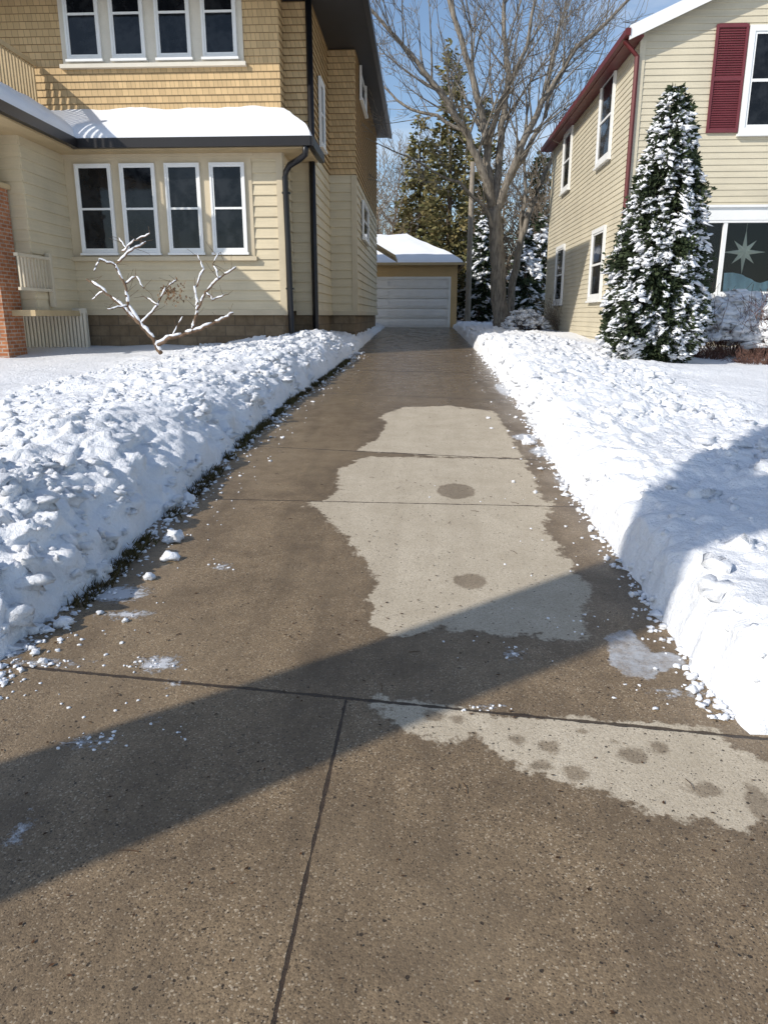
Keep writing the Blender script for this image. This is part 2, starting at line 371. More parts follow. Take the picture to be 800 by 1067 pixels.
# ground sheet
mb = MB(); gy = [-400,-60,-6,0,6,12,18,24,30,36,60,150,700]
for a, c in zip(gy[:-1], gy[1:]):
    mb.face((-700,a,g(a)-0.09),(700,a,g(a)-0.09),(700,c,g(c)-0.09),(-700,c,g(c)-0.09))
mb.build('ground', M['snow_smooth']).__setitem__('kind', 'structure')

# ---------------------------------------------------------------- snow lawns with shovelled banks
EL = gp([(0,690),(40,655),(100,606),(160,548),(200,510),(250,460),(300,418),(345,387),(372,366),(390,349)])
ER = gp([(790,784),(762,752),(718,694),(672,620),(638,572),(607,532),(578,485),(548,432),(522,396),(497,366),(478,347)])
ELy = [p.y for p in EL]; ELx = [p.x for p in EL]; ERy = [p.y for p in ER]; ERx = [p.x for p in ER]
edL = lambda y: float(np.interp(y, ELy, ELx)); edR = lambda y: float(np.interp(y, ERy, ERx))
def ss(a, b, x):
    t = max(0, min(1, (x-a)/(b-a))); return t*t*(3-2*t)
def vorn(p):
    return noise.voronoi(p)[0][0]
def snow_field(name, side):
    ed = edL if side < 0 else edR
    y0 = (ja+jb*(-2.0) if side < 0 else ja+jb*1.3) + 0.02
    ys = []; y = y0
    while y < 75:
        ys.append(y); y += max(0.017, 0.0055*y) if y < 34 else 2.0
    ds = []; d = 0.0
    while d < 45:
        ds.append(d); d += 0.016 if d < 0.6 else (0.026 if d < 2.2 else (0.045 if d < 4.5 else (0.12 if d < 8 else 1.5)))
    V = []
    if side < 0:
        pk = [0,.03,.09,.24,.48,.8,1.2,2.1,3.4,5.5,50]; pv = [.0,.12,.25,.38,.49,.55,.51,.41,.29,.25,.25]
    else:
        pk = [0,.04,.10,.22,.45,.9,1.6,2.6,4.0,7,50]; pv = [.0,.13,.27,.36,.40,.40,.35,.30,.27,.25,.25]
    for y in ys:
        sc = float(np.interp(y, [2.5,12,16,17.8,22,30,36], [1,1,1.15,.9,.7,.6,.3])) if side < 0 else float(np.interp(y, [2.5,5,9,16,22,36], [.95,.95,1.05,1.2,1.0,.6]))
        ek = .06 if side < 0 else .03
        e = ed(y) + ek*noise.noise(Vector((y*1.7, side*5, 0))) + 0.035*noise.noise(Vector((y*7, side*9, 1)))
        for d in ds:
            h = float(np.interp(d, pk, pv))
            if d < 4: h = h*sc + h*(1-sc)*ss(1.5, 4, d)
            fr = ss(0, 0.30, y-y0+0.03)
            h *= 0.05+0.95*fr
            x = e + side*d
            face = ss(0, .08, d)
            P = Vector((x, y, side*3.3))
            var = .5+.75*ss(-.25, .35, noise.noise(P*1.1+Vector((3,3,3))))
            if side < 0:
                amp = face*(0.100*var*(1-ss(2.2, 4.6, d))+0.004); cr = 1.0
            else:
                rg = ss(4.0, 6.3, y)
                amp = face*((0.040+0.060*rg*var)*(1-ss(0.8+0.7*rg, 1.9+1.5*rg, d))+0.006); cr = .75+.25*rg
            n0 = noise.noise(P*0.8)
            n1 = noise.noise(P*1.7)
            w_ = Vector((noise.noise(P*3), noise.noise(P*3+Vector((7,7,7))), 0))*0.16
            n2 = 0.5-vorn((P+w_)*4.6)
            n3 = 0.5-vorn((P+w_)*12+Vector((5,1,2)))
            n4 = noise.noise(P*7.5); n5 = noise.noise(P*18); n6 = noise.noise(P*34)
            lum = n1*0.9+max(n2, -.12)*0.75+max(n3, -.2)*0.42*cr+n4*0.42+n5*0.22*cr+n6*.10*cr
            h2 = h + amp*lum + 0.06*n0*ss(0.1, 0.8, d) 
            if side > 0 or d > 3: h2 += 0.012*noise.noise(P*3.1)*ss(.3,1,d)
            dx = -side*face*amp*0.9*(n4*.8+.5*n3+.35*n5+noise.noise(P*3.0+Vector((0,0,9)))*1.0)*(1-ss(0.5,1.2,d))
            if d == 0: h2 = -0.03
            V.append((x+dx, y, g(y)+max(h2, -0.03)))
    w = len(ds); fs = []
    for j in range(len(ys)-1):
        for i in range(w-1):
            q = (j*w+i, j*w+i+1, (j+1)*w+i+1, (j+1)*w+i)
            fs.append(q if side > 0 else q[::-1])
    mb = MB(); mb.v = V; mb.f = fs
    n = len(V); 
    for i in range(w): mb.v.append((V[i][0], V[i][1], g(V[i][1])-0.08))
    for i in range(w-1): mb.f.append((i, n+i, n+i+1, i+1))
    cnt = 4200 if side < 0 else 2000
    for _ in range(cnt):
        y = y0+.1+random.random()**1.5*15; 
        d = random.random()**1.25*(3.4 if side < 0 else 2.2)
        if side > 0 and y < 4.6 and random.random() < .7: continue
        j = int(np.searchsorted(ys, y)); i = int(np.searchsorted(ds, d))
        if noise.noise(Vector((d*1.1, y*1.1, 4))) < -.05: continue
        v = V[min(j, len(ys)-2)*w+min(i, w-2)]
        r = random.uniform(.010, .026)*(1+.035*y) if random.random() < .82 else random.uniform(.03, .075)
        blob(mb, (v[0], v[1], v[2]-r*random.uniform(-.15,.4)), r*random.uniform(1.0,1.7), r*random.uniform(.8,1.2), r*random.uniform(.6,.9), .7, low=r < .028)
    o = mb.build(name, M['snow'], smooth=True); o['kind'] = 'structure'; return o
snow_field('snowy_lawn', -1); snow_field('snowy_lawn', 1)

# snow crumbs
def crumbs(side, n, name, label):
    mb = MB()
    for _ in range(n):
        y = random.choice([2.7+random.random()**1.5*7, 2.7+random.random()*16])
        ed = edL(y) if side < 0 else edR(y)
        d = abs(random.gauss(0, 0.06 if side > 0 else 0.13))
        if random.random() < 0.10: d = random.uniform(0, 0.55)
        r = random.uniform(0.004, 0.013) if random.random() < .87 else random.uniform(.013, .026)
        r *= (1-0.45*min(1, d/0.5))*(1+y*0.035)
        blob(mb, (ed-side*d*1.0+0.02*side, y, g(y)+r*0.4), r*random.uniform(.8,1.6), r*random.uniform(.7,1.3), r*random.uniform(.5,.8), 0.7, low=r < .01)
    o = mb.build(name, M['snow_clod'], smooth=True); tag(o, label, 'snow', kind='stuff')
crumbs(-1, 1100, 'snow_crumbs', 'loose crumbs of snow scattered along the foot of the left snow bank')
crumbs(1, 620, 'snow_crumbs', 'loose crumbs of snow scattered along the foot of the right snow bank')
mb = MB()
for (u, v, su, sv, n) in [(92,772,24,7,26),(150,692,26,5,22),(500,738,22,3,14),(232,590,10,4,8),(535,682,10,8,10),(640,650,40,14,14),(130,750,60,20,10),(60,690,40,6,16),(560,560,60,60,10),(190,765,10,6,5),(520,690,80,20,6),(700,715,30,12,10)]:
    for _ in range(n):
        p = G(u+random.gauss(0, su*.7), v+random.gauss(0, sv*.7)); r = random.uniform(.002, .008)
        blob(mb, (p.x, p.y, p.z+r*.3), r*1.2, r, r*.7, .5, low=True)
tag(mb.build('snow_grains', M['snow_clod'], smooth=True), 'small icy snow grains scattered over the wet concrete', 'snow', kind='stuff')
chunks = [(66,652,9,'lone snow chunk the size of a fist on the concrete at far left'),(37,658,8,'snow chunk touching the bank foot at far left'),(10,668,11,'large snow chunk at the left edge of the frame'),(93,606,9,'snow chunk against the left bank near its low end'),(108,596,10,'rounded snow chunk under the left bank'),
    (156,603,6,'small snow chunk standing alone on wet concrete'),(181,563,10,'biggest loose snow chunk on the left of the driveway'),(176,583,8,'snow chunk just in front of the biggest loose one'),(196,522,7,'snow chunk halfway up the left driveway edge'),(180,520,8,'snow chunk resting on the grass edge at left'),
    (607,517,7,'snow chunk at the foot of the right bank'),(549,462,7,'snow chunk on the driveway beside the right bank, farther up')]
for u, v, px, lab in chunks:
    p = G(u, v); z = (p-CAM).dot(FW); r = px*z/F*0.95
    mb = MB(); blob(mb, (p.x, p.y, p.z+r*0.5), r*1.1, r*.9, r*.72, .6)
    for _ in range(4): blob(mb, (p.x+random.uniform(-r,r)*.6, p.y+random.uniform(-r,r)*.6, p.z+r*random.uniform(.2,.7)), r*.5, r*.4, r*.4, .6)
    tag(mb.build('snow_chunk', M['snow_clod'], smooth=True), lab, 'snow chunk')

# grass edge and litter
mb = MB()
for _ in range(5600):
    y = 3.6+random.random()*13
    if noise.noise(Vector((y*2.1, 3, 0))) < -0.08: continue
    x = edL(y)+random.gauss(0.05, 0.035); h = random.uniform(.02, .075); a = random.uniform(0, 6.28); w = .004+.0006*y
    lx, ly = random.gauss(.02, .03), random.gauss(0, .03); z = g(y)
    mb.face((x-w*math.cos(a), y-w*math.sin(a), z), (x+w*math.cos(a), y+w*math.sin(a), z), (x+lx, y+ly, z+h))
tag(mb.build('grass', M['grass']), 'dead brown grass tufts along the left driveway edge', 'grass', kind='stuff')
mb = MB()
for _ in range(620):
    y = random.uniform(0.7, 12) if random.random() < .6 else random.uniform(.7, 4); x = random.uniform(-1.9, 1.2)
    if y > 2.6: x = random.uniform(edL(y), edR(y))
    r = random.uniform(.002, .0065)*(1+.1*y); a = random.uniform(0, 6.28); z = g(y)+.004
    pts = [(x+r*k*math.cos(a+t), y+r*k*math.sin(a+t)*.8, z+random.uniform(0, r*.5)) for t, k in ((0,1.6),(1.5,.7),(3.1,1.4),(4.6,.8))]
    mb.face(*pts)
for _ in range(26):
    y = random.uniform(1.3, 8); x = random.uniform(-1.6, 1.0); a = random.uniform(0, 6.28); L = random.uniform(.03, .09)
    mb.tube([(x, y, g(y)+.004), (x+L*.5*math.cos(a)+.005, y+L*.5*math.sin(a), g(y)+.007), (x+L*math.cos(a), y+L*math.sin(a), g(y)+.004)], [.0015, .0013, .0008], 4)
tag(mb.build('leaf_litter', M['litter']), 'tiny dark leaf bits and twigs scattered on the driveway', 'litter', kind='stuff')

# ---------------------------------------------------------------- walls, windows
def clap(mb, W, a0, a1, z0, z1, ex, lap=0.018, bound=None):
    z = z0
    while z < z1-1e-4:
        zt = min(z+ex, z1)
        b0, b1 = (a0, a1); t0, t1 = (a0, a1)
        if bound: b0, b1 = bound(z); t0, t1 = bound(zt)
        if b1-b0 > 0.01:
            mb.face(wp(W,b0,lap,z), wp(W,b1,lap,z), wp(W,t1,0.002,zt), wp(W,t0,0.002,zt))
            mb.face(wp(W,b0,-.01,z), wp(W,b1,-.01,z), wp(W,b1,lap,z), wp(W,b0,lap,z))
            mb.face(wp(W,b1,lap,z), wp(W,b1,-.01,z), wp(W,t1,0.002,zt)); mb.face(wp(W,b0,-.01,z), wp(W,b0,lap,z), wp(W,t0,0.002,zt))
        z = zt
def window(parent, W, a0, a1, z0, z1, off=0.02, cas=0.07, sash=0.045, double=True, label=None, wm='white', pane='glass'):
    mb = MB(); f0, f1 = off-.005, off+.055
    mb.wbox(W, a0, a0+cas, z0, z1, f0, f1); mb.wbox(W, a1-cas, a1, z0, z1, f0, f1)
    mb.wbox(W, a0+cas, a1-cas, z1-cas, z1, f0, f1); mb.wbox(W, a0+cas, a1-cas, z0, z0+cas, f0, f1)
    A0, A1, Z0, Z1 = a0+cas, a1-cas, z0+cas, z1-cas; s0, s1 = off+.012, off+.036
    zm = (Z0+Z1)/2
    mb.wbox(W, A0, A0+sash, Z0, Z1, s0, s1); mb.wbox(W, A1-sash, A1, Z0, Z1, s0, s1)
    mb.wbox(W, A0+sash, A1-sash, Z1-sash, Z1, s0, s1); mb.wbox(W, A0+sash, A1-sash, Z0, Z0+sash*1.3, s0, s1)
    if double: mb.wbox(W, A0+sash, A1-sash, zm-sash*.55, zm+sash*.55, s0, s1+.006)
    o = mb.build('window', M[wm], parent)
    if label: o['label'] = label
    p = MB(); p.wbox(W, A0, A1, Z0, Z1, off+.004, off+.016); p.build('pane', M[pane], o)
    s = MB(); s.wbox(W, a0-.03, a1+.03, z0-.05, z0-.002, off-.005, off+.09); s.build('sill', M[wm], o)
    return o

# ================================================================= LEFT HOUSE
Yf, Yu, Ym = 17.3, 17.9, 18.4
hx = PY(200, 300, Yf).x
H1 = thing('shingled_house', 'tan shingled two storey house with cream siding and snowy lower roof, left of the driveway', 'house', (hx, Yf+1, g(Yf)))
xa, xb = PY(66, 300, Yf).x, PY(298, 300, Yf).x
zf = PY(150, 323, Yf).z; Yeave = 16.85; ze = PY(200, 150, Yeave).z; zr = PY(200, 121, Yu).z
Xs = PY(329, 300, Ym).x; Xb = PX(370, 300, -1.88).x; Yb = PX(370, 200, Xb).y; Ye = 31.0; ZE = 8.42
zs = PY(310, 152, Ym).z
xu = PY(291, 60, Yu).x
XL = -15.0
mb = MB(); mb.wbox(WFr(Yf+.05), XL, xb-.05, 0.3, zf, -1.0, 0); mb.wbox(WFr(Ym+.05), xb-.05, Xs-.05, .3, zf, -2, 0)
mb.box(Xs-3, Xs-.04, Ym+.06, Yb+.05, .3, zf); mb.box(Xb-3, Xb-.05, Yb+.05, Ye-.03, .3, zf)
mb.build('foundation', M['stone'], H1)
mb = MB(); CE, CL = .225, .034
mb.box(xa-.001, xb-.01, Yf+.012, Yu+.4, zf, ze+.15); mb.box(xb-.5, Xs-.01, Ym+.012, Ym+4, zf, zs); mb.box(Xb-2.5, Xb-.012, Yb+.012, Ye-.01, zf, zs)
clap(mb, WFr(Yf), xa, xb, zf, ze+.1, CE, CL); clap(mb, WRt(xb), Yf, Ym, zf, ze+.1, CE, CL)
clap(mb, WFr(Ym), xb, Xs, zf, zs, CE, CL); clap(mb, WRt(Xs), Ym, Yb, zf, zs, CE, CL)
clap(mb, WFr(Yb), Xs, Xb, zf, zs, CE, CL); clap(mb, WRt(Xb), Yb, Ye, zf, zs, CE, CL)
Xp = PY(75, 250, Yf).x; Yp0 = 15.4
mb.box(Xp-3.0, Xp-.012, Yp0, Yf, zf, ze+.1); clap(mb, WRt(Xp), Yp0, Yf, zf, ze+.05, CE, CL); clap(mb, WFr(Yp0), Xp-3.0, Xp, zf, ze+.05, CE, CL)
mb.build('wall', M['cream'], H1)
mb = MB(); zq = round(zr/.15)*.15-.3; zs2 = math.ceil(zs/.15)*.15
mb.box(XL, xu-.012, Yu+.012, Yu+3, zq, ZE); mb.box(xu-1, Xs-.012, Ym+.012, Ym+4, zs-.02, ZE); mb.box(Xb-2.5, Xb-.012, Yb+.012, Ye-.01, zs-.02, ZE)
clap(mb, WFr(Yu), XL, xu, zq, ZE, .15, .022); clap(mb, WRt(xu), Yu, Ym, zq, ZE, .15, .022)
clap(mb, WFr(Ym), xu, Xs+.02, zs2-.15, ZE, .15, .045); clap(mb, WRt(Xs), Ym, Yb, zs2-.15, ZE, .15, .045)
clap(mb, WFr(Yb), Xs, Xb+.02, zs2-.15, ZE, .15, .045); clap(mb, WRt(Xb), Yb, Ye, zs2-.15, ZE, .15, .045)
mb.build('shingle_wall', M['shingle'], H1)
mb = MB()
for W, a0, a1, z0, z1 in [(WFr(Yf), xb-.13, xb+.02, zf-.02, ze), (WRt(xb), Yf-.02, Yf+.1, zf-.02, ze), (WFr(Ym), Xs-.11, Xs+.03, zf-.02, zs-.1), (WRt(Xs), Ym-.03, Ym+.1, zf-.02, zs-.1), (WFr(Yb), Xb-.1, Xb+.03, zf-.02, zs-.1), (WRt(Xb), Yb-.03, Yb+.1, zf-.02, zs-.1)]:
    mb.wbox(W, a0, a1, z0, z1, .001, .045)
mb.wbox(WFr(Yf), xa, xb+.03, zf-.10, zf+.02, .0, .06); mb.wbox(WRt(Xs), Ym-.04, Yb-.05, zf-.1, zf+.015, 0, .055); mb.wbox(WFr(Ym), xb+.05, Xs+.04, zf-.1, zf+.015, 0, .054)
mb.wbox(WFr(Yb), Xs+.04, Xb+.02, zf-.1, zf+.015, 0, .054); mb.wbox(WRt(Xb), Yb, Ye, zf-.1, zf+.015, 0, .055)
mb.wbox(WFr(Yf), xa, xb+.02, ze-.2, ze-.09, .0, .05)
mb.build('trim', M['cream_trim'], H1)
a0, a1 = PY(72, 215, Yf).x, PY(264, 215, Yf).x; z0, z1 = PY(160, 267, Yf).z, PY(160, 163, Yf).z
mb = MB(); mb.wbox(WFr(Yf), a0, a1, z0, z1, 0, .044); mb.wbox(WFr(Yf), a0-.05, a1+.05, z0-.09, z0, 0, .13); mb.wbox(WFr(Yf), a0-.04, a1+.04, z1, z1+.08, 0, .07)
mb.build('window_surround', M['cream_trim'], H1)
for (l, r) in ((82,121),(128,166),(174,212),(220,258)):
    window(H1, WFr(Yf), PY(l+1, 215, Yf).x, PY(r-1, 215, Yf).x, PY(160, 263, Yf).z, PY(160, 170, Yf).z, off=.05, cas=.045, sash=.04)
a0, a1 = PY(63, 30, Yu).x, PY(253, 30, Yu).x; z0 = PY(160, 66, Yu).z; z1 = z0+1.95
mb = MB(); mb.wbox(WFr(Yu), a0, a1, z0, z1, 0, .036); mb.wbox(WFr(Yu), a0-.05, a1+.05, z0-.08, z0, 0, .12)
mb.build('window_surround', M['pale'], H1)
for (l, r) in ((69,105),(116,151),(163,199),(211,247)):
    window(H1, WFr(Yu), PY(l, 30, Yu).x, PY(r, 30, Yu).x, PY(160, 61, Yu).z, z1-.09, off=.042, cas=.045, sash=.04)
for (u0, u1, v0, v1) in ((373.5,379,112,62),(375,381,250,212)):
    window(H1, WRt(Xb), PX(u0, 150, Xb).y, PX(u1, 150, Xb).y, PX((u0+u1)/2, v0, Xb).z, PX((u0+u1)/2, v1, Xb).z, off=.05)
window(H1, WRt(Xs), 19.3, 20.1, 5.7, 7.2, off=.05)
# lower pent roof + porch roof
xe = PY(321, 148, Yeave).x; xpe = PY(75, 150, Yeave).x+.05; Yp = 12.6
zr2 = zr; PI_ = 1.0
def slab(mb, pts, t):
    n = len(mb.v); k = len(pts)
    mb.v += [tuple(p) for p in pts]+[(p[0], p[1], p[2]-t) for p in pts]
    mb.f.append(tuple(range(n, n+k))); mb.f.append(tuple(range(n+k, n+2*k))[::-1])
    for i in range(k): mb.f.append((n+i, n+k+i, n+k+(i+1) % k, n+(i+1) % k))
mb = MB()
slab(mb, [(xpe, Yeave, ze+.1), (xe, Yeave, ze+.1), (xu+.0, Yu, zr2), (xpe-PI_, Yu, zr2)], .1)
slab(mb, [(xe, Yeave, ze+.1), (xe, Ym+.3, ze+.1), (xu, Ym+.3, zr2), (xu, Yu, zr2)], .1)
slab(mb, [(xpe, Yp, ze+.1), (xpe, Yeave, ze+.1), (xpe-PI_, Yu, zr2), (xpe-PI_, Yp+PI_, zr2)], .1)
slab(mb, [(XL, Yp, ze+.1), (xpe, Yp, ze+.1), (xpe-PI_, Yp+PI_, zr2), (XL, Yp+PI_, zr2)], .1)
slab(mb, [(XL, Yp+PI_, zr2), (xpe-PI_, Yp+PI_, zr2), (xpe-PI_, Yu, zr2), (XL, Yu, zr2)], .06)
RF = mb.build('lower_roof', M['roof'], H1, fix=True)
mb = MB(); gz0, gz1 = ze-.06, ze+.13
mb.box(xpe-.02, xe+.06, Yeave-.12, Yeave-.002, gz0, gz1); mb.box(xe+.002, xe+.12, Yeave-.1, Ym+.2, gz0, gz1-.004); mb.box(xpe-.0, xpe+.12, Yp-.1, Yeave-.125, gz0, gz1); mb.box(XL, xpe+.12, Yp-.22, Yp-.102, gz0, gz1)
mb.build('gutter', M['gutter'], RF)
mb = MB(); mb.box(XL, xpe-.02, Yp, Yu, ze-.09, ze-.045); mb.box(xpe-.02, xe-.01, Yeave+.01, Ym, ze-.09, ze-.045)
mb.build('soffit', M['tan'], RF)
def roof_snow(mb, P00, P10, P11, P01, nu, nv, th=.15):
    P00, P10, P11, P01 = map(Vector, (P00, P10, P11, P01)); base = len(mb.v)
    for j in range(nv+1):
        for i in range(nu+1):
            s = i/nu; t = (j/nv)**1.6
            p = (P00*(1-s)+P10*s)*(1-t)+(P01*(1-s)+P11*s)*t
            h = th*math.sqrt(max(0, 1-(1-min(1, t/.22))**2)) if j else -0.02
            h += (.05*noise.noise(p*1.3)+.015*noise.noise(p*5))*ss(0, .2, t)+ .02*noise.noise(p*2.3)
            mb.v.append((p.x, p.y, p.z+h))
    for j in range(nv):
        for i in range(nu):
            a = base+j*(nu+1)+i; mb.f.append((a, a+1, a+nu+2, a+nu+1))
mb = MB()
roof_snow(mb, (xpe+.05,Yeave-.07,ze+.1),(xe+.06,Yeave-.07,ze+.1),(xu,Yu,zr2),(xpe-PI_,Yu,zr2), 90, 14, .20)
roof_snow(mb, (xe+.06,Yeave-.07,ze+.1),(xe+.06,Ym+.3,ze+.1),(xu,Ym+.3,zr2),(xu,Yu,zr2), 14, 12, .18)
roof_snow(mb, (xpe+.07,Yp-.03,ze+.1),(xpe+.07,Yeave-.03,ze+.1),(xpe-PI_,Yu,zr2),(xpe-PI_,Yp+PI_,zr2), 60, 14, .23)
roof_snow(mb, (XL,Yp-.05,ze+.1),(xpe+.02,Yp-.05,ze+.1),(xpe-PI_,Yp+PI_,zr2),(XL,Yp+PI_,zr2), 30, 8, .17)
mb.build('roof_snow', M['snow_smooth'], RF, smooth=True)
# balcony rail over porch
mb = MB(); Xq = xpe-PI_-.15; zb = zr2+.12
yb0, yb1 = 14.0, 17.8
mb.box(Xq-.05, Xq+.05, yb0, yb1, zb+.9, zb+1.0); mb.box(Xq-.04, Xq+.04, yb0, yb1, zb+.05, zb+.13)
yq = yb0+.05
while yq < yb1: mb.box(Xq-.02, Xq+.02, yq, yq+.06, zb+.13, zb+.9); yq += .13
for yq in (yb0, 15.9): mb.box(Xq-.08, Xq+.08, yq, yq+.14, zb-.1, zb+1.1)
mb.build('balcony_railing', M['tan'], H1)
px = PY(-12, 300, 14.9).x
mb = MB(); mb.box(px-.45, px+.42, 14.6, 15.3, g(15), PY(6, 190, 14.6).z); mb.build('brick_pillar', M['brick'], H1)
mb = MB(); zt = PY(6, 190, 14.6).z; mb.box(px-.5, px+.47, 14.55, 15.35, zt, zt+.09); mb.box(px-.35, px+.28, 14.7, 15.2, zt+.09, ze-.09); mb.build('pillar_cap', M['tan'], H1)
mb = MB(); Xk = Xp+.10; zk0, zk1 = PY(40, 303, 15.5).z, PY(40, 266, 15.5).z
mb.box(Xk-.04, Xk+.04, 14.6, 15.85, zk1-.06, zk1); mb.box(Xk-.03, Xk+.03, 14.6, 15.85, zk0, zk0+.06)
q = 14.66
while q < 15.8: mb.box(Xk-.016, Xk+.016, q, q+.035, zk0+.06, zk1-.06); q += .13
mb.box(Xk-.05, Xk+.05, 15.85, 15.95, zk0-.3, zk1+.08); mb.build('porch_railing', M['lattice'], H1)
mb = MB(); Yk = 16.9; u0, u1 = PY(20, 340, Yk).x, PY(90, 340, Yk).x; zz = zf+.02
q = u0
while q < u1: mb.box(q, q+.055, Yk, Yk+.02, g(17), zz-.08); q += .085
mb.box(u0-.03, u1+.03, Yk-.02, Yk+.04, zz-.08, zz+.03); mb.box(u0, u1, Yk+.1, Yk+.12, g(17), zz-.08); mb.build('porch_skirt', M['pale'], H1)
mb = MB(); mb.box(XL, Xk+.1, 14.9, Yf, zf-.12, zf+.0); mb.build('porch_floor', M['tan'], H1)
# downspouts
y1 = Yf-.12
D = [PY(319,148,Yeave-.05), PY(318,160,Yeave-.02), PY(312,165,Yeave+.1), PY(302,171,y1-.05), PY(298,178,y1), PY(297,184,y1), PY(300,250,y1), PY(304,350,y1), PY(309,356,y1-.05), PY(322,359,y1-.25)]
mb = MB(); mb.tube(D, [.068]*len(D), 8); mb.build('downspout', M['black'], H1, smooth=True)
for v in (200, 300): 
    mb = MB(); p = PY(297+(v-180)*.04, v, y1); mb.box(p.x-.085, p.x+.085, p.y-.02, p.y+.10, p.z-.02, p.z+.02)
    mb.build('downspout_strap', M['black'], H1)
y2 = Ym-.13
xsd = PY(327, 250, y2).x
mb = MB(); mb.tube([(xsd,y2,ZE+.0),(xsd,y2,g(y2)+.50),(xsd+.03,y2-.04,g(y2)+.38),(xsd+.10,y2-.30,g(y2)+.30),(xsd+.14,y2-.5,g(y2)+.28)], [.075]*5, 8)
mb.build('downspout', M['black'], H1, smooth=True)
mb = MB(); pa, pb = PY(325,350,Ym-.6), PY(328,372,Ym-.75); mb.tube([pa+Vector((0,.2,.02)), pa, pb], [.055,.055,.055], 8); mb.build('drain_pipe', M['white'], H1, smooth=True)
# main roof
ov = .48; ye0 = Yu-1.0
xE = Xb+ov
mb = MB(); mb.box(XL, xE, ye0, Ye+.35, ZE, ZE+.12); mb.build('eave_soffit', M['soffit'], H1)
mb = MB(); mb.raw([(XL,ye0-.05,ZE+.13),(xE+.05,ye0-.05,ZE+.13),(xE+.05,Ye+.4,ZE+.13),(XL,Ye+.4,ZE+.13),(XL,24,ZE+4),(xE-7,24,ZE+4)], [(0,1,5,4),(1,2,5),(2,3,4,5)])
RR = mb.build('roof', M['roof'], H1)
mb = MB(); mb.box(xE+.002, xE+.12, ye0-.12, Ye+.4, ZE-.02, ZE+.14); mb.box(XL, xE+.12, ye0-.24, ye0-.122, ZE-.02, ZE+.14); mb.build('gutter', M['gutter'], RR)
# rear porch roof
mb = MB(); xz = PY(413, 268, Ye+1.2).x; zA, zB = PY(384, 243, Ye+1).z, PY(413, 267, Ye+1).z
slab(mb, [(Xb-1.5,Ye+.02,zA+.4),(xz,Ye+.02,zB),(xz,Ye+2.6,zB),(Xb-1.5,Ye+2.6,zA+.4)], .12); 
mb.build('rear_porch_roof', M['tan'], H1, fix=True)
mb = MB(); mb.box(Xb-1.5, PY(386,300,Ye+.4).x, Ye+.1, Ye+2.2, .9, zB+.1); mb.build('rear_porch_wall', M['gtan'], H1)

# ================================================================= GARAGE
Yg = 35.0
G1 = thing('garage', 'small tan garage with white door and snowy hip roof at the end of the driveway', 'garage', (PY(430,340,Yg).x, Yg, g(Yg)))
gx0, gx1 = PY(340,300,Yg).x, PY(476,300,Yg).x; gzt = PY(430,274,Yg).z; dx0, dx1 = PY(387,310,Yg).x, PY(467,310,Yg).x; dz1 = PY(430,290,Yg).z; gb = g(Yg)-.05
mb = MB(); W = WFr(Yg)
mb.wbox(W, gx0, dx0-.1, gb, gzt, -.3, -.01); mb.wbox(W, dx1+.1, gx1, gb, gzt, -.3, -.01); mb.wbox(W, dx0-.1, dx1+.1, dz1+.1, gzt, -.3, -.01)
mb.box(gx0, gx0+.2, Yg+.3, Yg+6, gb, gzt); mb.box(gx1-.2, gx1-.01, Yg+.3, Yg+6, gb, gzt); mb.box(gx0, gx1, Yg+5.8, Yg+6, gb, gzt-.01)
clap(mb, W, gx0, dx0-.1, gb, gzt, .12); clap(mb, W, dx1+.1, gx1, gb, gzt, .12); clap(mb, W, dx0-.1, dx1+.1, dz1+.1, gzt, .12); clap(mb, WRt(gx1), Yg, Yg+6, gb, gzt, .12)
mb.build('wall', M['gtan'], G1)
mb = MB(); mb.wbox(W, dx0-.1, dx0, gb, dz1+.1, -.1, .03); mb.wbox(W, dx1, dx1+.1, gb, dz1+.1, -.1, .03); mb.wbox(W, dx0, dx1, dz1, dz1+.1, -.1, .03); mb.build('door_frame', M['white'], G1)
mb = MB(); nS = 5; hh = (dz1-gb)/nS
for k in range(nS):
    zA2 = gb+k*hh
    mb.wbox(W, dx0, dx1, zA2+.045, zA2+hh, -.11, -.06)
    for c in range(4):
        wv = (dx1-dx0)/4; mb.wbox(W, dx0+c*wv+.12, dx0+(c+1)*wv-.12, zA2+.13, zA2+hh-.08, -.06, -.025)
mb.wbox(W, dx0, dx1, gb, dz1, -.17, -.13)
mb.build('garage_door', M['door'], G1)
rz = PY(427,247,Yg+3).z
c = [(gx0-.4,Yg-.45,gzt),(gx1+.25,Yg-.45,gzt),(gx1+.25,Yg+6.4,gzt),(gx0-.4,Yg+6.4,gzt)]; r0, r1 = (PY(380,247,Yg+3).x, Yg+3, rz), (PY(424,247,Yg+3).x, Yg+3, rz)
mb = MB(); mb.raw(c+[r0,r1], [(0,1,5,4),(1,2,5),(2,3,4,5),(3,0,4),(3,2,1,0)]); GR = mb.build('roof', M['roof'], G1)
mb = MB()
roof_snow(mb, c[0], c[1], r1, r0, 36, 12, .17); roof_snow(mb, c[1], c[2], r1, r1, 30, 12, .17); roof_snow(mb, c[3], c[0], r0, r0, 30, 10, .16); roof_snow(mb, c[2], c[3], r0, r1, 30, 10, .16)
mb.build('roof_snow', M['snow_smooth'], GR, smooth=True)
mb = MB(); mb.box(gx0-.4, gx1+.25, Yg-.54, Yg-.455, gzt-.09, gzt+.02); mb.box(gx1+.255, gx1+.33, Yg-.54, Yg+6.4, gzt-.09, gzt+.02); mb.build('fascia', M['tan'], GR)

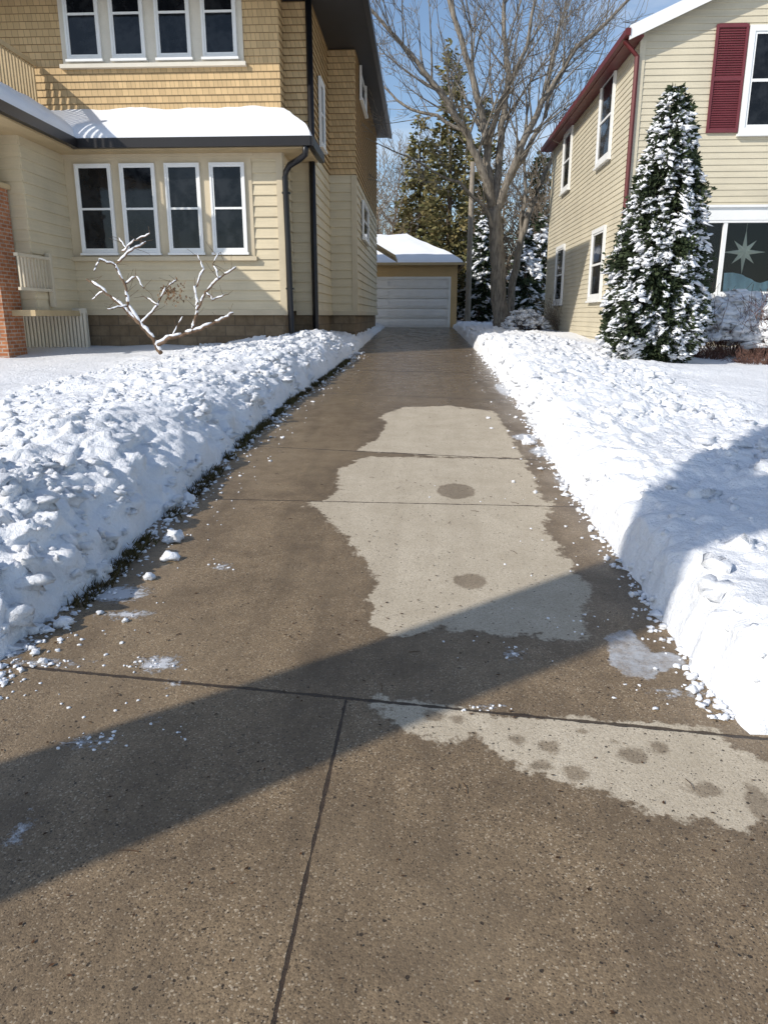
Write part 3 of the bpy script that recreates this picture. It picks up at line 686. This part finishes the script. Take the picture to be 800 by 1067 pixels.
# ================================================================= RIGHT HOUSE
Yr = 17.5; Yre = 28.0
Xr = PY(651, 250, Yr).x; ER_z = PY(668, 32, Yr).z
H2 = thing('vinyl_sided_house', 'cream sided two storey house with dark red trim and shutter, right of the driveway', 'house', (Xr+4, Yr+3, g(Yr)))
wd = 8.6; p2 = PY(735, 0, Yr); slope = (p2.z-ER_z)/(p2.x-Xr); xm = Xr+wd/2; za = ER_z+slope*wd/2
zb0 = g(Yr)-.1
pw0, pw1 = PY(727, 265, Yr).x, PY(727, 265, Yr).x+2.9; pz0, pz1 = PY(760, 306, Yr).z, PY(760, 229, Yr).z
mb = MB(); W = WFr(Yr); ex = .125
mb.box(Xr+.012, pw0, Yr+.012, Yr+.3, zb0, ER_z); mb.box(pw1, Xr+wd, Yr+.012, Yr+.3, zb0, ER_z); mb.box(pw0, pw1, Yr+.012, Yr+.3, zb0, pz0); mb.box(pw0, pw1, Yr+.012, Yr+.3, pz1, ER_z)
mb.box(Xr+.012, Xr+.3, Yr+.3, Yre, zb0, ER_z); mb.box(Xr+wd-.3, Xr+wd, Yr+.3, Yre, zb0, ER_z); mb.box(Xr+.012, Xr+wd, Yre-.3, Yre-.01, zb0, ER_z)
za0 = zb0+.5
clap(mb, W, Xr, pw0, za0, pz0, ex); clap(mb, W, Xr, pw0, pz0, pz1, ex); clap(mb, W, pw0, Xr+wd, za0, pz0, ex); clap(mb, W, pw1, Xr+wd, pz0, pz1, ex); clap(mb, W, Xr, Xr+wd, pz1, ER_z, ex)
clap(mb, W, 0, 0, ER_z, za, ex, bound=lambda z: (Xr+(z-ER_z)/slope, Xr+wd-(z-ER_z)/slope))
mb.face((Xr,Yr+.012,ER_z),(Xr+wd,Yr+.012,ER_z),(xm,Yr+.012,za))
clap(mb, WLf(Xr), Yr, Yre, za0, ER_z, ex)
mb.build('wall', M['vinyl'], H2)
mb = MB(); mb.box(Xr+.05, Xr+wd, Yr+.05, Yr+.3, zb0-.1, za0); mb.box(Xr+.05, Xr+.3, Yr+.3, Yre, zb0-.1, za0); mb.build('foundation', M['stone'], H2)
oe = .30; of = .28
def rp(x): return ER_z+slope*(min(x-Xr, Xr+wd-x))
mb = MB()
slab(mb, [(Xr-oe,Yr-of,rp(Xr-oe)+.12),(xm,Yr-of,za+.12),(xm,Yre+.3,za+.12),(Xr-oe,Yre+.3,rp(Xr-oe)+.12)], .12)
slab(mb, [(xm,Yr-of,za+.12),(Xr+wd+oe,Yr-of,rp(Xr+wd+oe)+.12),(Xr+wd+oe,Yre+.3,rp(Xr+wd+oe)+.12),(xm,Yre+.3,za+.12)], .12)
RR2 = mb.build('roof', M['roof'], H2, fix=True)
mb = MB(); slab(mb, [(Xr-oe-.02,Yr-of-.03,rp(Xr-oe)+.15),(xm,Yr-of-.03,za+.15),(xm,Yr-of-.002,za+.15),(Xr-oe-.02,Yr-of-.002,rp(Xr-oe)+.15)], .26)
slab(mb, [(xm,Yr-of-.03,za+.15),(Xr+wd+oe,Yr-of-.03,rp(Xr-oe)+.15),(Xr+wd+oe,Yr-of-.002,rp(Xr-oe)+.15),(xm,Yr-of-.002,za+.15)], .26)
mb.build('rake_fascia', M['white'], RR2, fix=True)
mb = MB(); ez = rp(Xr-oe); mb.box(Xr-oe-.10, Xr-oe-.003, Yr-of-.05, Yre+.3, ez-.03, ez+.1); mb.box(Xr-oe, Xr-.02, Yr-of, Yre+.2, ez-.05, ez-.01)
mb.build('gutter', M['red'], RR2)
mb = MB(); mb.tube([(Xr-oe-.05,Yr-.05,ez-.05),(Xr-.07,Yr-.06,ez-.35),(Xr-.07,Yr-.06,g(Yr)+.4)], [.05,.05,.05], 6); mb.build('downspout', M['red'], H2)
for W_, a_, b_ in ((W, Xr-.02, Xr+.1), (WLf(Xr), Yre-.1, Yre)):
    mb = MB(); mb.wbox(W_, a_, b_, za0, ER_z, .001, .03); mb.build('corner_board', M['vinyl'], H2)
for (ul, ur, vb, vt) in ((588,596,197,137),(626,640,166,80),(580,588,316,256),(617,630,312,238)):
    ya, yb2 = PX(ur, (vb+vt)/2, Xr).y, PX(ul, (vb+vt)/2, Xr).y; um = (ul+ur)/2
    window(H2, WLf(Xr), ya, yb2, PX(um, vb, Xr).z, PX(um, vt, Xr).z, off=.022, cas=.10)
wx0 = PY(774, 85, Yr).x; wz0, wz1 = PY(790,139,Yr).z, PY(790,26,Yr).z
window(H2, W, wx0, wx0+1.15, wz0, wz1, off=.022, cas=.11, sash=.05, double=True)
def shutter(x0, x1):
    mb = MB(); mb.wbox(W, x0, x0+.05, wz0+.03, wz1+.03, .02, .06); mb.wbox(W, x1-.05, x1, wz0+.03, wz1+.03, .02, .06)
    for z in (wz0+.03, (wz0+wz1)/2, wz1-.03): mb.wbox(W, x0+.05, x1-.05, z, z+.07, .02, .058)
    z = wz0+.1
    while z < wz1-.04:
        mb.face(wp(W,x0+.05,.05,z), wp(W,x1-.05,.05,z), wp(W,x1-.05,.022,z+.05), wp(W,x0+.05,.022,z+.05)); z += .045
    mb.build('shutter', M['shutter'], H2)
sw = PY(775,85,Yr).x-PY(742,85,Yr).x; shutter(wx0-.02-sw, wx0-.02); shutter(wx0+1.17, wx0+1.17+sw)
mb = MB(); cs = .08
mb.wbox(W, pw0-.02, pw0+cs, pz0, pz1, -.1, .05); mb.wbox(W, pw1-cs, pw1+.02, pz0, pz1, -.1, .05); mb.wbox(W, pw0+cs, pw1-cs, pz1-cs*.6, pz1+.0, -.1, .05); mb.wbox(W, pw0+cs, pw1-cs, pz0, pz0+cs*.7, -.1, .05)
mw = PY(752,265,Yr).x; mb.wbox(W, mw-.04, mw+.04, pz0+cs*.7, pz1-cs*.6, -.08, .04); mb.wbox(W, mw+1.75, mw+1.83, pz0+cs*.7, pz1-cs*.6, -.08, .04)
mb.wbox(W, pw0-.08, pw1+.08, pz1+.002, pz1+.26, .0, .06); mb.wbox(W, pw0-.1, pw1+.1, pz1+.26, pz1+.31, .0, .11); mb.wbox(W, pw0-.06, pw1+.06, pz0-.07, pz0-.002, 0, .1)
PW = mb.build('picture_window', M['white'], H2); tag(PW, 'wide picture window with dark panes and star inside')
mb = MB(); mb.wbox(W, pw0+.02, pw1-.02, pz0+.02, pz1-.02, -.03, -.025); mb.build('pane', M['clear'], PW)
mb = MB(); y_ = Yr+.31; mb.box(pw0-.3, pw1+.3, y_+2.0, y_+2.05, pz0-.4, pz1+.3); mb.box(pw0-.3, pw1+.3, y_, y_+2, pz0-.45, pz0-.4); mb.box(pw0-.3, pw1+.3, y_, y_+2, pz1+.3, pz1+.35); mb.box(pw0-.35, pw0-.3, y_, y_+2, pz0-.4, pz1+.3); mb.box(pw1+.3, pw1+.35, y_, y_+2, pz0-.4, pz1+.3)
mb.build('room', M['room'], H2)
mb = MB(); nn = 60; pts = []
for i in range(nn+1):
    s = i/nn; x = PY(754,290,Yr+.15).x + s*1.62; ztop = pz0+.30+.34*abs(s-.5)+.05*math.sin(s*9); pts.append((x, Yr+.17+.03*math.sin(s*46), ztop))
for a_, b_ in zip(pts[:-1], pts[1:]): mb.face((a_[0],a_[1]-.03,pz0+.0),(b_[0],b_[1]-.03,pz0+.0),b_,a_)
tag(mb.build('window_drape', M['drape'], smooth=True), 'pale blue fabric swag draped inside the picture window', 'curtain')
mb = MB(); sc_ = PY(775,262,Yr+.14); R1, R2, dp = .47, .13, .07
for k in range(8):
    a = math.pi/2+k*math.pi/4; Rk = R1 if k % 2 == 0 else R1*.74
    tip = (sc_.x+Rk*math.cos(a), sc_.y, sc_.z+Rk*math.sin(a)); l = (sc_.x+R2*math.cos(a-.39), sc_.y, sc_.z+R2*math.sin(a-.39)); r_ = (sc_.x+R2*math.cos(a+.39), sc_.y, sc_.z+R2*math.sin(a+.39)); cf = (sc_.x, sc_.y-dp, sc_.z); cb = (sc_.x, sc_.y+dp, sc_.z)
    mb.face(cf,l,tip); mb.face(cf,tip,r_); mb.face(cb,tip,l); mb.face(cb,r_,tip)
mb.tube([(sc_.x,sc_.y,sc_.z+R1-.02),(sc_.x,sc_.y,pz1+.2)], [.004,.004], 4)
tag(mb.build('star_ornament', M['star']), 'pale eight pointed star hanging inside the picture window', 'ornament')

# ================================================================= TREES
def rvec(): return Vector((random.gauss(0,1), random.gauss(0,1), random.gauss(0,1)))
def branch(mb, p, d, L, r, lv, up=.08, wob=.16, kids=5, rmin=.006, kr=.55):
    n = max(3, int(L/.45)); st = L/n; pts = [p]; rd = [r]; d = d.normalized(); ch = []
    for i in range(n):
        d = (d + rvec()*wob*.6 + Vector((0,0,up))).normalized(); p = p + d*st; pts.append(p); t = (i+1)/n
        rd.append(max(rmin, r*(1-.8*t))); ch.append((p.copy(), d.copy(), t, rd[-1]))
    mb.tube(pts, rd, 7 if r > .06 else (5 if r > .025 else 3), cap=False)
    if lv > 0:
        for _ in range(kids):
            p0, d0, t, rr = random.choice(ch[max(0, int(len(ch)*.25)):])
            ax = d0.cross(rvec()).normalized(); nd = (d0*math.cos(.7) + ax*random.uniform(.45, .85)).normalized()
            branch(mb, p0, nd, L*random.uniform(.38, .68)*(1.15-.5*t), max(rmin, rr*random.uniform(kr, .85)), lv-1, up, wob, kids, rmin, kr)
def limbs(mb, polys, Y, lv, kids, rmin=.008, prob=.6, bk=4):
    for poly, r0, r1, dy in polys:
        P = []; n = len(poly)
        for i, (u, v) in enumerate(poly): P.append(PY(u, v, Y+dy*i/(n-1)))
        Q = []
        for i in range(n-1):
            for k in range(4):
                Q.append(P[i].lerp(P[i+1], k/4) + rvec()*.02)
        Q.append(P[-1]); m = len(Q)
        rd = [r0+(r1-r0)*i/(m-1) for i in range(m)]
        mb.tube(Q, rd, 9)
        if lv >= 0:
            for i in range(int(m*.3), m):
                for _ in range(kids):
                    if random.random() < prob:
                        d0 = (Q[min(i+1, m-1)]-Q[i-1]).normalized(); ax = d0.cross(rvec()).normalized()
                        branch(mb, Q[i], d0*.8+ax*random.uniform(.4, .9)+Vector((0,0,.1)), random.uniform(1.6, 3.6), rd[i]*random.uniform(.25, .5), lv, .07, .15, bk, rmin)
            branch(mb, Q[-1], (Q[-1]-Q[-3]), 3.4, r1, lv, .05, .14, 6, rmin)
Yt = 27.0
T1 = thing('bare_tree', 'large bare tree with forked spreading limbs beside the garage', 'tree', (PY(521,340,Yt).x, Yt, g(Yt)))
mb = MB()
limbs(mb, [([(522,352),(521,330),(519,290),(517,250),(514,215)], .31, .22, 0)], Yt, -1, 0)
mb.build('trunk', M['bark'], T1, smooth=True)
mb = MB()
limbs(mb, [([(515,220),(505,185),(488,140),(458,95),(428,55),(398,22)], .16, .05, -1.5),
           ([(514,220),(509,180),(505,130),(490,70),(470,10),(462,-40)], .17, .06, .8),
           ([(514,222),(520,180),(522,130),(530,75),(524,20),(530,-40)], .16, .05, 1.0),
           ([(516,225),(528,190),(548,140),(572,95),(600,50),(640,14)], .15, .05, -.8),
           ([(520,250),(505,215),(478,190),(452,178)], .08, .03, -1.0),
           ([(528,190),(545,165),(568,120),(575,60),(590,0)], .10, .04, 1.5),
           ([(488,140),(455,120),(420,110),(395,85)], .07, .03, 1.0),
           ([(505,150),(520,110),(548,50),(560,-20)], .10, .04, -1.5)], Yt, 2, 2, rmin=.007, prob=.5, bk=5)
mb.build('crown', M['bark'], T1, smooth=True)
T2 = thing('leaning_tree', 'thinner bare tree leaning right behind the large forked tree', 'tree', (PY(532,340,29.5).x, 29.5, g(29.5)))
mb = MB(); limbs(mb, [([(530,345),(533,300),(541,255),(553,215)], .16, .11, 0)], 29.5, -1, 0); mb.build('trunk', M['bark'], T2, smooth=True)
mb = MB(); limbs(mb, [([(553,215),(568,180),(588,140),(610,90)], .10, .03, .5), ([(541,255),(548,200),(545,150),(552,90)], .08, .03, .5)], 29.5, 2, 1, rmin=.009); mb.build('crown', M['bark'], T2, smooth=True)

def bare(x, y, H, lab, grp, mat='bark_far', r=.15, kids=5):
    T = thing('woodland_tree', lab, 'tree', (x, y, g(y)), grp)
    p = Vector((x, y, g(y)-.1)); pts = [p]; d = Vector((random.gauss(0,.05), random.gauss(0,.05), 1))
    n = 7
    for i in range(n): d = (d+rvec()*.05); d.z = 1; p = p+d*(H*.65/n); pts.append(p)
    rd = [r*(1-.6*i/n) for i in range(n+1)]
    mb = MB(); mb.tube(pts, rd, 7); mb.build('trunk', M[mat], T, smooth=True)
    mb = MB()
    for i in range(1, n+1):
        for _ in range(3):
            a = random.uniform(0, 6.28); branch(mb, pts[i], Vector((math.cos(a), math.sin(a), random.uniform(.5, 1.3))), H*random.uniform(.2, .36), rd[i]*.5, 2, .05, .15, kids, .012)
    mb.build('crown', M[mat], T, smooth=True)
for (u, Y, H) in ((392,44,10.0),(408,50,12),(424,47,10),(447,56,13),(478,50,11),(520,58,13),(545,44,9),(562,50,12),(582,56,12),(535,48,11),(378,50,12),(398,58,13),(570,43,8),(505,45,9)):
    bare(PY(u, 300, Y).x, Y, H, 'slender bare brown tree in the woodland behind the garage', 'bare trees behind the garage')

def spray(mb, c, dirv, s, n=4, droop=.3):
    for _ in range(n):
        d = (dirv + rvec()*.55); d.z -= droop; d.normalize(); a = d.cross(rvec()).normalized()*s*random.uniform(.18, .34); L = s*random.uniform(.7, 1.3)
        c2 = Vector(c)+rvec()*s*.3
        mb.face(c2-a*.5, c2+d*L*.5-a, c2+d*L, c2+d*L*.5+a, c2+a*.5)
def evergreen(name, lab, x, y, H, Rm, n, s, mat, snow=0, shape=.9, z0=.4, topr=.0, grp=None, ssz=(.05,.13), tuft=.12, inner=.16, tiers=0, gap=-.22):
    T = thing(name, lab, 'tree', (x, y, g(y)), grp); zb = g(y)
    mb = MB(); mb.tube([(x,y,zb),(x+.03,y,zb+H*.5),(x,y,zb+H*.97)], [Rm*.06+.03, Rm*.04+.02, .012], 7)
    for _ in range(int(n/18)):
        t = random.random(); a = random.uniform(0, 6.28); rr = Rm*(1-t)**shape*.8
        mb.tube([(x,y,zb+z0+t*(H-z0)*.95), (x+rr*math.cos(a), y+rr*math.sin(a), zb+z0+t*(H-z0)*.95+.05*rr)], [.02,.006], 3, cap=False)
    mb.build('trunk', M['bark_dark'], T)
    mb = MB(); sn = MB()
    def rad(t, a): 
        bot = ss(0, .10, t)*.35+.65
        q = Vector((math.cos(a)*2.2, math.sin(a)*2.2, t*H*1.1+x))
        k = (Rm*bot*((1-t)**shape)+topr)*(1+tuft*(2.2*noise.noise(q)+1.1*noise.noise(q*2.7)))
        if tiers: k *= .62+.38*((1-(t*tiers+.25*math.sin(a*3)) % 1.0))
        return k
    for _ in range(n):
        t = 1-math.sqrt(random.random()) if shape > .5 else random.random()
        t = min(.99, t*1.02); a = random.uniform(0, 6.28); k = 1-abs(random.gauss(0, inner)); rr = rad(t, a)*max(.3, k)
        c_ = Vector((x+rr*math.cos(a), y+rr*math.sin(a), zb+z0+t*(H-z0)))
        if tiers and noise.noise(Vector((c_.x*.9, c_.y*.9, c_.z*1.0))) < gap: continue
        spray(mb, c_, Vector((math.cos(a), math.sin(a), .35)), s, 4)
    if snow and not tiers:
        for _ in range(int(n*.22)):
            t = min(.985, 1-(random.random()**.6)); a = random.uniform(0, 6.28); rr = rad(t, a)*random.uniform(.98, 1.1)
            c_ = Vector((x+rr*math.cos(a), y+rr*math.sin(a), zb+z0+t*(H-z0))); spray(mb, c_, Vector((math.cos(a), math.sin(a), .6)), s*.8, 3)
    mb.build('crown', M[mat], T)
    if snow:
        for _ in range(snow):
            t = min(.985, 1-(random.random()**.62)); a = random.uniform(0, 6.28)
            nn_ = noise.noise(Vector((math.cos(a)*3.6, math.sin(a)*3.6, t*H*2.6)))
            if nn_ < -.2: continue
            big = 1.0+.8*max(0, nn_)
            rr = rad(t, a)*random.uniform(.84, 1.02)+s*.3; q = random.uniform(*ssz)*(1.0-.2*t)*big
            c_ = (x+rr*math.cos(a), y+rr*math.sin(a), zb+z0+t*(H-z0)+q*.2)
            blob(sn, c_, q*1.5, q*random.uniform(.6,1.0), q*random.uniform(.32, .6), .8, rot=a+random.gauss(0,.5), low=q < .035, tilt=random.uniform(-.1,.75))
        sn.build('snow', M['snow_clod'], T, smooth=True)
    return T
Yc = 14.0; top = PY(700, 88, Yc); cb_ = PY(686, 370, Yc)
evergreen('snowy_evergreen', 'tall narrow evergreen laden with snow clumps at the corner of the cream sided house', (top.x*.6+cb_.x*.4), Yc, top.z-g(Yc), .83, 8200, .09, 'fir', snow=5600, shape=.66, z0=.33, topr=.05, ssz=(.018,.070), tuft=.22)
for (u, Y, H, Rm, lab) in ((466,42,14.0,2.2,'tallest olive green evergreen behind the garage and utility pole'),(436,46,11.5,2.0,'olive evergreen directly above the garage roof'),(500,50,13.5,2.1,'olive evergreen seen through the limbs of the forked tree'),(556,52,11.0,1.9,'dark evergreen near the gutter of the cream sided house')):
    evergreen('woodland_evergreen', lab, PY(u,300,Y).x, Y, H, Rm, 1900, .28, 'olive' if u != 556 else 'fir', shape=.6, z0=1.0, tuft=.45, inner=.45, tiers=7, gap=-.2)
for (u, Y, H, Rm, lab) in ((500,38,5.2,1.1,'small snow dusted spruce just right of the utility pole'),(545,36,4.8,1.0,'small snow dusted spruce right of the forked trunk'),(478,44,4.2,.9,'small snowy spruce between garage and utility pole'),(560,40,5.5,1.2,'snowy spruce nearest the cream sided house')):
    evergreen('small_spruce', lab, PY(u,320,Y).x, Y, H, Rm, 1100, .20, 'fir', snow=520, shape=.9, z0=.3, ssz=(.05,.14), tuft=.25, tiers=5)

mb = MB()
for _ in range(850):
    x = random.uniform(-14, 16); y = random.uniform(45, 64); 
    branch(mb, Vector((x, y, g(y))), Vector((random.gauss(0,.25), random.gauss(0,.2), 1)), random.uniform(2.0, 6.5), .035, 1, .04, .2, 5, .016)
tag(mb.build('woodland_brush', M['bark_far']), 'dense bare brown brush far behind the garage', 'brush', kind='stuff')

p = PY(487, 335, 33.5); mb = MB(); tp = PY(486, 168, 33.5)
mb.tube([(p.x, 33.5, g(33.5)), (p.x, 33.5, (g(33.5)+tp.z)/2), (p.x+.02, 33.5, tp.z)], [.135,.12,.10], 10)
tag(mb.build('utility_pole', M['pole'], smooth=True), 'plain thin weathered wooden pole right of the garage', 'pole')

# street tree behind the viewer that throws the trunk shadow
tx, ty = -4.75, -0.62
T3 = thing('street_tree', 'big bare street tree beside the sidewalk, behind the viewer', 'tree', (tx, ty, g(ty)))
mb = MB(); mb.tube([(tx,ty,g(ty)-.1),(tx,ty,.5),(tx+.03,ty,2.2),(tx,ty,4.2),(tx-.02,ty,5.2),(tx-.05,ty,5.8)], [.56,.44,.37,.34,.38,.36], 16); mb.build('trunk', M['bark'], T3, smooth=True)
mb = MB(); random.seed(21)
pp = Vector((-.61, .79, 0))
mb.tube([Vector((tx,ty,5.3)), Vector((tx,ty,6.2))+pp*.22, Vector((tx,ty,7.2))+pp*.62, Vector((tx,ty,8.4))+pp*1.2], [.28,.26,.22,.16], 10)
mb.tube([Vector((tx,ty,5.3)), Vector((tx,ty,6.4))-pp*.12, Vector((tx,ty,7.6))-pp*.15, Vector((tx,ty,9.0))+pp*.1], [.30,.28,.25,.2], 10)
mb.tube([Vector((tx,ty,5.5)), Vector((tx,ty,6.5))-pp*.5, Vector((tx,ty,7.4))-pp*1.1, Vector((tx,ty,8.2))-pp*1.9], [.22,.18,.15,.10], 10)
for st_ in (Vector((tx,ty,8.0))+pp*1.0, Vector((tx,ty,8.6)), Vector((tx,ty,8.0))-pp*1.7):
    for _ in range(3):
        a = random.uniform(0, 6.28); branch(mb, st_, Vector((math.cos(a), math.sin(a), 1.3)), 3.8, .13, 2, .05, .10, 5, .012, .5)
mb.build('crown', M['bark'], T3, smooth=True)
random.seed(5)

# snow laden shrub on the left lawn
Ys = 13.2
SP = thing('snowy_shrub', 'low crooked shrub with snow coated branches on the left lawn below the windows', 'shrub', tuple(PY(166,364,Ys)))
sp = [([(168,368),(160,354),(146,338),(128,320),(108,302),(90,290)], .042, .014),
      ([(146,338),(134,318),(130,296),(120,276),(134,262),(152,252)], .028, .009),
      ([(130,296),(142,288),(150,300)], .012, .006), ([(120,276),(104,270),(98,282)], .012, .006), ([(134,262),(124,248)], .01,.005),([(128,262),(140,250),(156,243)], .01,.004),
      ([(162,360),(180,350),(205,344),(228,334),(243,326)], .036, .012),
      ([(200,345),(206,322),(214,304),(228,290),(246,278)], .026, .008),
      ([(206,322),(203,300),(212,280),(206,266)], .018, .007), ([(214,304),(222,312),(238,306)], .012,.005), ([(228,290),(222,274),(230,262)], .01,.004),([(108,302),(96,312)], .01,.004),
      ([(146,338),(164,318),(172,300),(184,292)], .016, .007), ([(164,318),(150,308)], .008,.004), ([(180,350),(190,330)], .01,.004),([(134,318),(112,322)],.01,.004)]
mb = MB(); sn = MB()
for poly, r0, r1 in sp:
    n = len(poly); dy = random.uniform(-.35, .35); P = [PY(u, v, Ys+(dy*i/(n-1) if r0 < .03 else 0)) for i, (u, v) in enumerate(poly)]
    Q = []
    for i in range(n-1):
        for k in range(6): Q.append(P[i].lerp(P[i+1], k/6)+rvec()*.008)
    Q.append(P[-1]); m = len(Q); rd = [r0+(r1-r0)*i/(m-1) for i in range(m)]
    mb.tube(Q, rd, 6)
    i = 0
    while i < m-1:
        k = min(m-1, i+random.randint(3, 8)); seg = Q[i:k+1]
        if len(seg) > 2:
            rr = [max(.011, rd[i+j]*.8+.007)*(.45 if j in (0, len(seg)-1) else random.uniform(.75, 1.25)) for j in range(len(seg))]
            sn.tube([q+Vector((0,0,rd[i+j]*1.0+.012)) for j, q in enumerate(seg)], rr, 7)
        i = k+random.choice([0, 1, 1, 2])
    for i in range(2, m, 2):
        if random.random() < .6: branch(mb, Q[i], rvec()+Vector((0,0,.8)), random.uniform(.12, .35), .006, 0, .05, .2, 0, .003)
mb.build('branches', M['bark_shrub'], SP, smooth=True); sn.build('snow', M['snow_clod'], SP, smooth=True)
mb = MB()
for _ in range(70):
    p = PY(random.gauss(180,8), random.gauss(303,6), Ys+random.gauss(0,.1)); spray(mb, p, Vector((0,0,-.6)), .05, 2)
mb.build('dead_leaves', M['brown_leaf'], SP)

def bush(name, lab, u, v, Y, w, h, n, snow, mat='twig_red', grp=None, big=1.0):
    c_ = PY(u, v, Y); zb = g(Y)+.15; T = thing(name, lab, 'bush', (c_.x, Y, zb), grp); mb = MB(); sn = MB()
    for _ in range(n):
        a = random.uniform(0, 6.28); q = random.random()**.5
        st = Vector((c_.x+q*w*.25*math.cos(a), Y+q*w*.25*math.sin(a), zb)); branch(mb, st, Vector((math.cos(a)*.8*q*w/h, math.sin(a)*.8*q*w/h, 1)), h*random.uniform(.6, .95), .010, 1, .03, .2, 4, .004)
    for _ in range(snow):
        a = random.uniform(0, 6.28); q = random.random()**.5; x = c_.x+q*w*.55*math.cos(a); y = Y+q*w*.5*math.sin(a)
        z = zb+h*math.sqrt(max(0, 1-.85*q*q))*random.uniform(.62, 1.02); r_ = random.uniform(.03, .10)*big; blob(sn, (x,y,z), r_*1.4, r_, r_*.6, .8)
    mb.build('stems', M[mat], T)
    if snow: sn.build('snow', M['snow_clod'], T, smooth=True)
bush('snowy_bush', 'snow covered bush with red brown stems below the picture window', 766, 340, 15.6, 1.7, 1.3, 130, 900, big=1.45)
bush('snowy_bush', 'snow topped bush at the right edge of the photo', 822, 340, 15.2, 1.8, 1.35, 120, 900, big=1.45)
bush('twiggy_bush', 'low red brown twiggy bush right of the tall snowy evergreen', 735, 367, 14.8, .7, .42, 90, 0)
bush('twiggy_bush', 'low bare brown bush in the snow at the right edge', 790, 368, 14.0, .9, .42, 110, 0)
bush('twiggy_bush', 'small snow dusted bush on the bank left of the cream sided house', 547, 338, 24.5, 1.3, .8, 90, 200, mat='bark_dark')
bush('twiggy_bush', 'brown climbing stems against the far side wall of the cream sided house', 592, 340, 25.2, 1.6, 1.3, 130, 0, mat='bark_far')

p = G(787, 512, .34); mb = MB(); branch(mb, p+Vector((-.02,0,.04)), Vector((1,.1,-.05)), .35, .006, 1, 0, .25, 3, .002); 
tag(mb.build('twig', M['bark_dark']), 'dark fallen twig lying on the right snow at the frame edge', 'twig')

# ---------------------------------------------------------------- light, sky, camera
sun_dir = Vector((.79, .61, 0)).normalized(); el = R(34)
d = Vector((sun_dir.x*math.cos(el), sun_dir.y*math.cos(el), -math.sin(el)))
sl = bpy.data.lights.new('sun', 'SUN'); sl.energy = 4.3; sl.angle = R(.55); sl.color = (1, .94, .85)
so = bpy.data.objects.new('sun', sl); COL.objects.link(so); so.rotation_euler = d.to_track_quat('-Z', 'Y').to_euler(); so.location = (-20, -20, 20)
w = bpy.data.worlds.new('World'); S.world = w; w.use_nodes = True; t = w.node_tree; t.nodes.clear()
o = t.nodes.new('ShaderNodeOutputWorld'); bg = t.nodes.new('ShaderNodeBackground'); sk = t.nodes.new('ShaderNodeTexSky'); sk.sky_type = 'NISHITA'; sk.sun_disc = False
sk.sun_elevation = el; sk.sun_rotation = math.atan2(-sun_dir.x, -sun_dir.y); sk.air_density = 1.0; sk.dust_density = .5; sk.ozone_density = 2.0; bg.inputs[1].default_value = .15
tc = t.nodes.new('ShaderNodeTexCoord'); mp = t.nodes.new('ShaderNodeMapping'); mp.inputs['Scale'].default_value = (1, 1, 3.2); nz = t.nodes.new('ShaderNodeTexNoise'); nz.inputs['Scale'].default_value = 2.6; nz.inputs['Detail'].default_value = 7; nz.inputs['Roughness'].default_value = .6
mr = t.nodes.new('ShaderNodeMapRange'); mr.inputs[1].default_value = .5; mr.inputs[2].default_value = .75; mr.inputs[4].default_value = .7
mx = t.nodes.new('ShaderNodeMixRGB'); mx.inputs[2].default_value = (6.0, 6.3, 6.7, 1)
t.links.new(tc.outputs['Generated'], mp.inputs[0]); t.links.new(mp.outputs[0], nz.inputs[0]); t.links.new(nz.outputs[0], mr.inputs[0]); t.links.new(mr.outputs[0], mx.inputs[0]); t.links.new(sk.outputs[0], mx.inputs[1]); t.links.new(mx.outputs[0], bg.inputs[0]); t.links.new(bg.outputs[0], o.inputs[0])
cd = bpy.data.cameras.new('camera'); co = bpy.data.objects.new('camera', cd); COL.objects.link(co); co.location = CAM; co.rotation_euler = (R(90)-TH, 0, PS)
cd.sensor_fit = 'HORIZONTAL'; cd.sensor_width = 36; cd.lens = 36*F/800; cd.clip_end = 2000; cd.clip_start = .05
S.camera = co
S.view_settings.view_transform = 'Standard'; S.view_settings.look = 'None'; S.view_settings.exposure = 0
